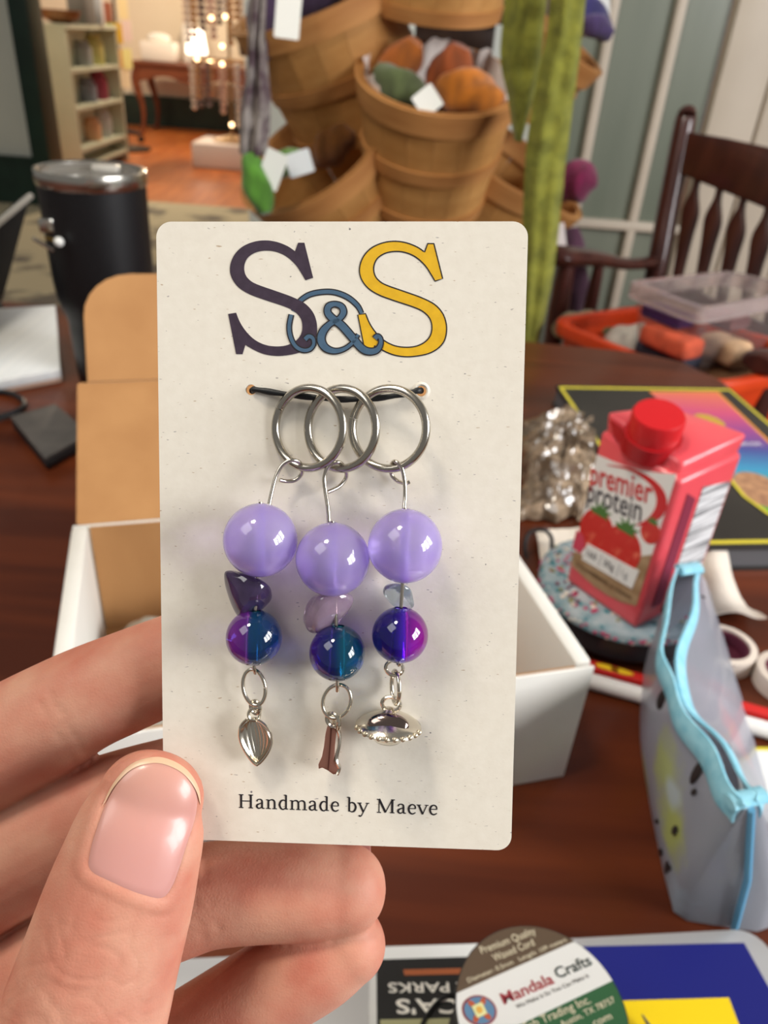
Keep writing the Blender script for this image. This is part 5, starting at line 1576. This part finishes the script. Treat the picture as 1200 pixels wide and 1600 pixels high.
gr = [kz(562, 800, .0027), kz(556, 900, .0027), kz(548, 1000, .0027)]
MB().tube(cat([tuple(p) for p in gr], 5), .00011, 6).build('charm_ridge', mat('dark rose ridge', (110, 70, 60), .4, .8), t2_, space=CARD)

# right marker with the brimmed charm
t3_ = marker('stitch marker with a studded saucer shaped charm, right one of the three', (607, 670, .0027), R(20), 165,
       [(631, 798, .0046), (633, 775, .0040), (632, 750, .0038), (627, 730, .0038), (617, 721, .0034), (611, 728, .0018), (612, 742, .0010), (622, 752, .0012), (634, 755, .0020), (640, 753, .0020)],
       (633, 853, .0051), [(598, 922, .002), (604, 914, .004), (615, 912, .0015), (640, 914, .004), (650, 935, .003), (646, 950, .002), (602, 940, .0035), (615, 948, .004), (625, 918, .005), (635, 950, .001)], m_st3,
       (625, 992, .0041), m_g3, (120, 80, 255), (621, 1036, .0036))
MB().tube(ring_pts(K(616, 1044, .003), .00125, .00105, R(10), 0, 0, 356, 30), .00026, 8).build('eye_loop', m_sil, t3_, space=CARD)
MB().tube(ring_pts(K(618, 1074, .0032), .0019, .0023, R(72), 0, 0, 356, 40), .00032, 10).build('jump_ring', m_sil, t3_, space=CARD, angle=60)
MB().tube(ring_pts(K(611, 1100, .0032), .0013, .001, R(10), 0, 0, 356, 24), .0003, 8).build('charm_loop', m_sil, t3_, space=CARD)
sc3 = K(607, 1132, .0030)
ms = CARD @ frame(sc3, Vector((.997, -.06, .06)), Vector((.05, .80, .60)).normalized(), Vector((-.06, -.6, .8)).normalized())
ms = CARD @ (T(sc3) @ Matrix.Rotation(R(-3), 4, 'Z') @ Matrix.Rotation(R(-86), 4, 'X'))
hat = [(.0003, .0026), (.0008, .0024), (.0015, .0018), (.0027, .0012), (.0038, .0006), (.0046, .0000), (.0047, -.0003), (.0044, -.0005), (.0032, -.0007), (.0028, -.0014), (.0019, -.0023), (.0003, -.0027)]
saucer = MB().lathe([(r, z) for r, z in hat], 48, Matrix.Scale(1, 4)).build('saucer_charm', m_sil, t3_, space=ms, angle=70)
m_gem = mat('tiny rhinestone', (190, 176, 150), .08, .6, coat=1.0)
for k in range(11):
    a = R(200 + 140 * k / 10)
    MB().ball((.0046 * math.cos(a), .0046 * math.sin(a), -.0001), .00042, nu=6, nv=8).build('rhinestone', m_gem, saucer, space=ms)

MB().ball((0, 0, 0), 1, ms @ frame((0, -.0021, .0009), (.0029, 0, 0), (0, .0008, -.0002), (0, .0006, .0015)), 10, 20).build('saucer_window', mat('dark mirror', (150, 132, 124), .12, 1.0), saucer)
# ================================================================== the hand
def chain(pts):
    """(px, py, depth, half width in px, thickness ratio) -> resampled list."""
    return cat(pts, 8)
HB_ = MB()
def digit(pts, tipk=1.0, K_=26, squash=1.0):
    s_ = chain(pts)
    N = len(s_)
    P3 = [P(q[0], q[1], q[2]) for q in s_]
    rad = [q[3] * q[2] / F for q in s_]
    rat = [q[4] for q in s_]
    rs = []
    for i in range(N):
        t = (P3[min(i + 1, N - 1)] - P3[max(i - 1, 0)]).normalized()
        vd = (P3[i] - CAM).normalized()
        sd = t.cross(vd).normalized()
        nn_ = sd.cross(t).normalized()
        rs.append((P3[i], t, sd, nn_, rad[i], rat[i]))
    rings = []
    for (p, t, sd, n_, r, q) in rs:
        rings.append([p + sd * (r * math.cos(a)) + n_ * (r * q * math.sin(a)) for a in (j * math.tau / K_ for j in range(K_))])
    p, t, sd, n_, r, q = rs[-1]
    for k in range(1, 8):
        ph = R(k * 12.2)
        c_, s2 = math.cos(ph) ** .9, math.sin(ph)
        rings.append([p + t * (r * tipk * s2) + sd * (r * c_ * math.cos(a)) + n_ * (r * q * c_ * math.sin(a)) for a in (j * math.tau / K_ for j in range(K_))])
    HB_.rings(rings)
    return rs
def sph(px, py, d, rpx, n=40):
    c = P(px, py, d)
    r = rpx * d / F
    out = []
    for i in range(n):
        z = 1 - 2 * (i + .5) / n
        a = i * 2.39996
        s2 = math.sqrt(1 - z * z)
        out.append(c + Vector((s2 * math.cos(a), s2 * math.sin(a), z)) * r)
    return out
idx = digit([(-470, 1640, .140, 110, .95), (-300, 1400, .135, 104, .95), (-120, 1240, .129, 98, .95), (0, 1168, .126, 92, .95), (70, 1128, .1245, 88, .93), (130, 1094, .1235, 82, .93), (195, 1066, .1228, 79, .92), (258, 1040, .1222, 76, .9), (330, 1010, .1216, 71, .85), (380, 990, .121, 60, .8)], .9)
mid = digit([(-480, 1830, .140, 112, .95), (-320, 1600, .138, 108, .95), (-160, 1440, .134, 104, .95), (-30, 1362, .1305, 100, .95), (80, 1306, .128, 92, .95), (170, 1262, .1262, 82, .93), (258, 1232, .1252, 76, .9), (340, 1208, .1245, 70, .85), (390, 1192, .1242, 60, .8)], .9)
rng_ = digit([(-470, 2000, .136, 112, .95), (-300, 1780, .136, 106, .95), (-140, 1655, .134, 102, .95), (0, 1575, .1315, 96, .95), (120, 1492, .1292, 90, .95), (220, 1434, .1278, 84, .95), (290, 1408, .1271, 80, .96), (340, 1396, .1267, 77, .97), (420, 1391, .1264, 75, .97), (490, 1389, .1261, 74, .95), (535, 1388, .1260, 68, .92)], 1.0)
pin = digit([(-420, 2180, .132, 105, .95), (-200, 1990, .132, 98, .95), (0, 1860, .131, 92, .95), (150, 1740, .1295, 84, .95), (260, 1655, .1284, 79, .95), (350, 1592, .1278, 74, .96), (430, 1541, .1274, 72, .96), (500, 1501, .1271, 69, .95), (541, 1476, .1270, 61, .92)], 1.0)
thm = digit([(-160, 2420, .118, 190, .9), (-60, 2150, .113, 170, .85), (20, 1920, .109, 146, .82), (84, 1740, .1075, 134, .8), (128, 1600, .1074, 130, .78), (158, 1500, .1076, 122, .76), (187, 1405, .1079, 115, .72), (208, 1335, .1082, 106, .68), (224, 1282, .1085, 97, .62), (236, 1248, .1086, 82, .54)], .92)
# palm, web and wrist as hulls of spheres
palm = MB()
HB_.hull(sph(-470, 1640, .142, 125) + sph(-470, 2000, .138, 130) + sph(-420, 2180, .134, 120) + sph(-180, 2420, .120, 200) + sph(-560, 2700, .135, 230))
HB_.hull(sph(-470, 1640, .142, 120) + sph(-60, 2150, .115, 130) + sph(-470, 2000, .138, 120) + sph(-180, 2420, .120, 180))
HB_.hull(sph(-300, 1560, .140, 90) + sph(-320, 1850, .139, 95) + sph(-470, 1800, .141, 110))
HB_.hull(sph(-560, 2700, .135, 230) + sph(-1150, 2950, .115, 270))
HB_.hull(sph(-180, 2420, .120, 200) + sph(-560, 2700, .135, 230))
raw = bpy.data.meshes.new('hand_raw')
raw.from_pydata([tuple(v) for v in HB_.v], [], HB_.f)
bmr = bmesh.new(); bmr.from_mesh(raw); bmesh.ops.recalc_face_normals(bmr, faces=bmr.faces); bmr.to_mesh(raw); bmr.free()
tmp = bpy.data.objects.new('hand_raw', raw)
COL.objects.link(tmp)
md = tmp.modifiers.new('r', 'REMESH'); md.mode = 'VOXEL'; md.voxel_size = .00042
md = tmp.modifiers.new('s', 'SMOOTH'); md.factor = .5; md.iterations = 10
dg = bpy.context.evaluated_depsgraph_get()
hme = bpy.data.meshes.new_from_object(tmp.evaluated_get(dg))
bpy.data.objects.remove(tmp)

# thumb nail outline (image points on the thumb's back) and its groove
nail_px = [(240, 1183), (268, 1188), (292, 1203), (308, 1226), (313, 1250), (308, 1282), (297, 1315), (286, 1350), (273, 1385), (260, 1404), (243, 1407), (205, 1396), (165, 1378), (142, 1366), (134, 1350), (140, 1318), (148, 1293), (160, 1260), (177, 1224), (205, 1194)]
nail_l = cat(nail_px, 4, closed=True)
def inside(x, y, poly):
    r_ = False
    j = len(poly) - 1
    for i in range(len(poly)):
        if (poly[i][1] > y) != (poly[j][1] > y) and x < (poly[j][0] - poly[i][0]) * (y - poly[i][1]) / (poly[j][1] - poly[i][1]) + poly[i][0]:
            r_ = not r_
        j = i
    return r_
def dist(x, y, poly):
    b = 1e9
    for i in range(len(poly)):
        ax_, ay_ = poly[i - 1]; bx2, by2 = poly[i]
        dx_, dy_ = bx2 - ax_, by2 - ay_
        L = dx_ * dx_ + dy_ * dy_
        t = max(0, min(1, ((x - ax_) * dx_ + (y - ay_) * dy_) / L)) if L else 0
        b = min(b, (x - ax_ - t * dx_) ** 2 + (y - ay_ - t * dy_) ** 2)
    return math.sqrt(b)
bvh0 = BVHTree.FromPolygons([v.co.copy() for v in hme.vertices], [tuple(p.vertices) for p in hme.polygons])
nor = [v.normal.copy() for v in hme.vertices]
creases = [
           [(62, 1100), (90, 1150), (118, 1196)], [(78, 1085), (108, 1140), (135, 1180)], [(318, 1350), (325, 1400), (340, 1450)], [(300, 1365), (306, 1415), (318, 1462)]]
creases = [cat(c, 5) for c in creases]
for i, v in enumerate(hme.vertices):
    co = v.co
    if (co - CAM).length > .2:
        continue
    x, y = proj(co)
    if not (-40 < x < 640 and 900 < y < 1660):
        continue
    n = nor[i]
    facing = n.dot((CAM - co).normalized())
    if facing <= 0:
        continue
    dep = (co - CAM).dot(FW)
    dsp = 0.
    if dep < .1125 and 110 < x < 335 and 1160 < y < 1430:
        d_ = dist(x, y, nail_l) / 11
        if inside(x, y, nail_l):
            dsp -= .00030 * min(1, d_ / .8) * min(1, facing * 2)
        elif d_ < 2.2 and y > 1215:
            dsp += .00016 * math.sin(math.pi * min(1, (d_ + .15) / 2.2)) * min(1, facing * 3)
    for c in creases:
        if abs(c[0][0] - x) > 190 or abs(c[0][1] - y) > 130:
            continue
        d_ = min((x - a) ** 2 + (y - b) ** 2 for a, b in c)
        if d_ < 500:
            dsp -= .00017 * math.exp(-d_ / 60) * min(1, facing * 2) * max(0, .55 + noise.noise(Vector((x * .02, y * .05, 3))))
    if dep < .1125 and y > 1405 and x < 300:
        q_ = Vector((x * .012 + 2 * noise.noise(Vector((x * .01, y * .01, 5))), y * .034 + 1.5 * noise.noise(Vector((x * .012, y * .012, 8))), .7))
        rg_ = 1 - abs(noise.noise(q_)) * 3.2
        if rg_ > 0:
            dsp -= .00011 * rg_ ** 2 * min(1, (y - 1405) / 60) * min(1, facing * 2)
    if dsp:
        v.co = co + n * dsp
hme.update()
hme.shade_smooth()
# skin
m_skin = mat('skin', (222, 168, 142), .54, sss=.25, sssr=(.0015, .0006, .0004), spec=.28)
nt = m_skin.node_tree
b_ = nt.nodes['Principled BSDF']
tc = nt.nodes.new('ShaderNodeTexCoord')
n1 = nt.nodes.new('ShaderNodeTexNoise'); n1.inputs['Scale'].default_value = 110; n1.inputs['Detail'].default_value = 3
n2 = nt.nodes.new('ShaderNodeTexNoise'); n2.inputs['Scale'].default_value = 900; n2.inputs['Detail'].default_value = 4
vz = nt.nodes.new('ShaderNodeTexVoronoi'); vz.inputs['Scale'].default_value = 1700; vz.feature = 'DISTANCE_TO_EDGE'
rp = nt.nodes.new('ShaderNodeValToRGB')
rp.color_ramp.elements[0].position = .3; rp.color_ramp.elements[1].position = .74
rp.color_ramp.elements[0].color = (*lin((200, 148, 124)), 1)
rp.color_ramp.elements[1].color = (*lin((184, 110, 90)), 1)
mx2 = nt.nodes.new('ShaderNodeMix'); mx2.data_type = 'RGBA'; mx2.blend_type = 'MULTIPLY'
mx2.inputs[0].default_value = .25
nt.links.new(tc.outputs['Object'], n1.inputs['Vector']); nt.links.new(tc.outputs['Object'], n2.inputs['Vector']); nt.links.new(tc.outputs['Object'], vz.inputs['Vector'])
nt.links.new(n1.outputs['Fac'], rp.inputs['Fac'])
nt.links.new(rp.outputs['Color'], mx2.inputs[6]); nt.links.new(n2.outputs['Color'], mx2.inputs[7])
nt.links.new(rp.outputs['Color'], b_.inputs['Base Color'])
ad = nt.nodes.new('ShaderNodeMath'); ad.operation = 'ADD'
ml9 = nt.nodes.new('ShaderNodeMath'); ml9.operation = 'MULTIPLY'; ml9.inputs[1].default_value = 1.4
nt.links.new(vz.outputs['Distance'], ml9.inputs[0])
nt.links.new(ml9.outputs[0], ad.inputs[0]); nt.links.new(n2.outputs['Fac'], ad.inputs[1])
bp = nt.nodes.new('ShaderNodeBump'); bp.inputs['Strength'].default_value = .28; bp.inputs['Distance'].default_value = .00012
nt.links.new(ad.outputs[0], bp.inputs['Height']); nt.links.new(bp.outputs['Normal'], b_.inputs['Normal'])

wp = P(-560, 2700, .135)
person = thing('person', 'hand of a person with bare fingers pinching the printed card from the left', 'person', T(wp))
ho = bpy.data.objects.new('hand', hme)
COL.objects.link(ho)
ho.parent = person
for v in hme.vertices:
    v.co -= wp
hme.materials.clear()
hme.materials.append(m_skin)
MW[ho.name] = T(wp)
# thumb nail plate
m_nail = ramp_mat('fingernail', [(0, (196, 142, 134)), (.5, (198, 144, 134)), (1, (196, 146, 130))], axis='Z', rough=.3, sss=.25, sssr=(.001, .0006, .0004), coat=.15)
def nail_pt(x, y, lift):
    d = ray(x, y)
    h = bvh0.ray_cast(CAM, d.normalized())
    if h[0] is None:
        return None
    return h[0] + h[1] * lift
cxn = sum(p[0] for p in nail_l) / len(nail_l); cyn = sum(p[1] for p in nail_l) / len(nail_l)
rows_ = []
last = None
for k in range(13):
    f = 1 - k / 12
    row = []
    for (x, y) in nail_l:
        q = nail_pt(cxn + (x - cxn) * f, cyn + (y - cyn) * f, (-.00022 if k == 0 else .00002 + .00010 * (1 - f)))
        row.append(q)
    rows_.append(row)
nm_ = MB()
nm_.rings(rows_, cap=False)
L_ = len(rows_[0])
nm_.f.append(tuple((12 * L_) + j for j in range(L_)))
nl_ = nm_.build('thumbnail', m_nail, ho, angle=80, label='short bare thumbnail')
# pale free edge of the thumbnail
tipi = [i for i in range(len(nail_l)) if nail_l[i][1] < 1262]
start = next(i for i in tipi if (i - 1) % len(nail_l) not in tipi)
tipi = [(start + k) % len(nail_l) for k in range(len(tipi))]
rows_t = []
for n_i, i in enumerate(tipi):
    x, y = nail_l[i]
    s_ = math.sin(math.pi * (n_i + .02) / (len(tipi) - 1 + .04)) ** .5
    r_ = []
    for f in (1.0, 1.0 - .04 * s_, 1.0 - .085 * s_):
        r_.append(nail_pt(cxn + (x - cxn) * f, cyn + (y - cyn) * f, .00004 if f == 1.0 else .00014 if f > 1 - .06 * s_ else .0001))
    rows_t.append(r_)
ft_ = MB()
ft_.v = [v for r_ in rows_t for v in r_]
ft_.f = [(a * 3 + b, a * 3 + b + 1, (a + 1) * 3 + b + 1, (a + 1) * 3 + b) for a in range(len(rows_t) - 1) for b in (0, 1)]
ft_.build('nail_edge', mat('nail free edge', (208, 172, 140), .35), nl_, angle=80)
# nails of the two lower fingers, seen from the side at their upper edge
def side_nail(rs, i0, ang0, ang1, nm, ext):
    def fn(u_, v_):
        k = i0 + u_ * (len(rs) - 1 - i0)
        a_ = min(int(k), len(rs) - 2); f = k - a_
        p = rs[a_][0].lerp(rs[a_ + 1][0], f); r = rs[a_][4] * (1 - f) + rs[a_ + 1][4] * f
        t, sd, n_ = rs[a_][1], rs[a_][2], rs[a_][3]
        r_ = (rs[i0][4]) * (1.0 - .03 * u_ ** 3)
        an = R(ang0 + (ang1 - ang0) * v_)
        return p + t * (ext * u_) + sd * ((r_ + .0003) * math.cos(an)) + n_ * ((r_ * .95 + .0003) * math.sin(an))
    MB().grid(fn, 20, 16, thick=.0004).build(nm, m_nail, ho, angle=80)
side_nail(rng_, len(rng_) - 17, -22, 80, 'fingernail', .0045)
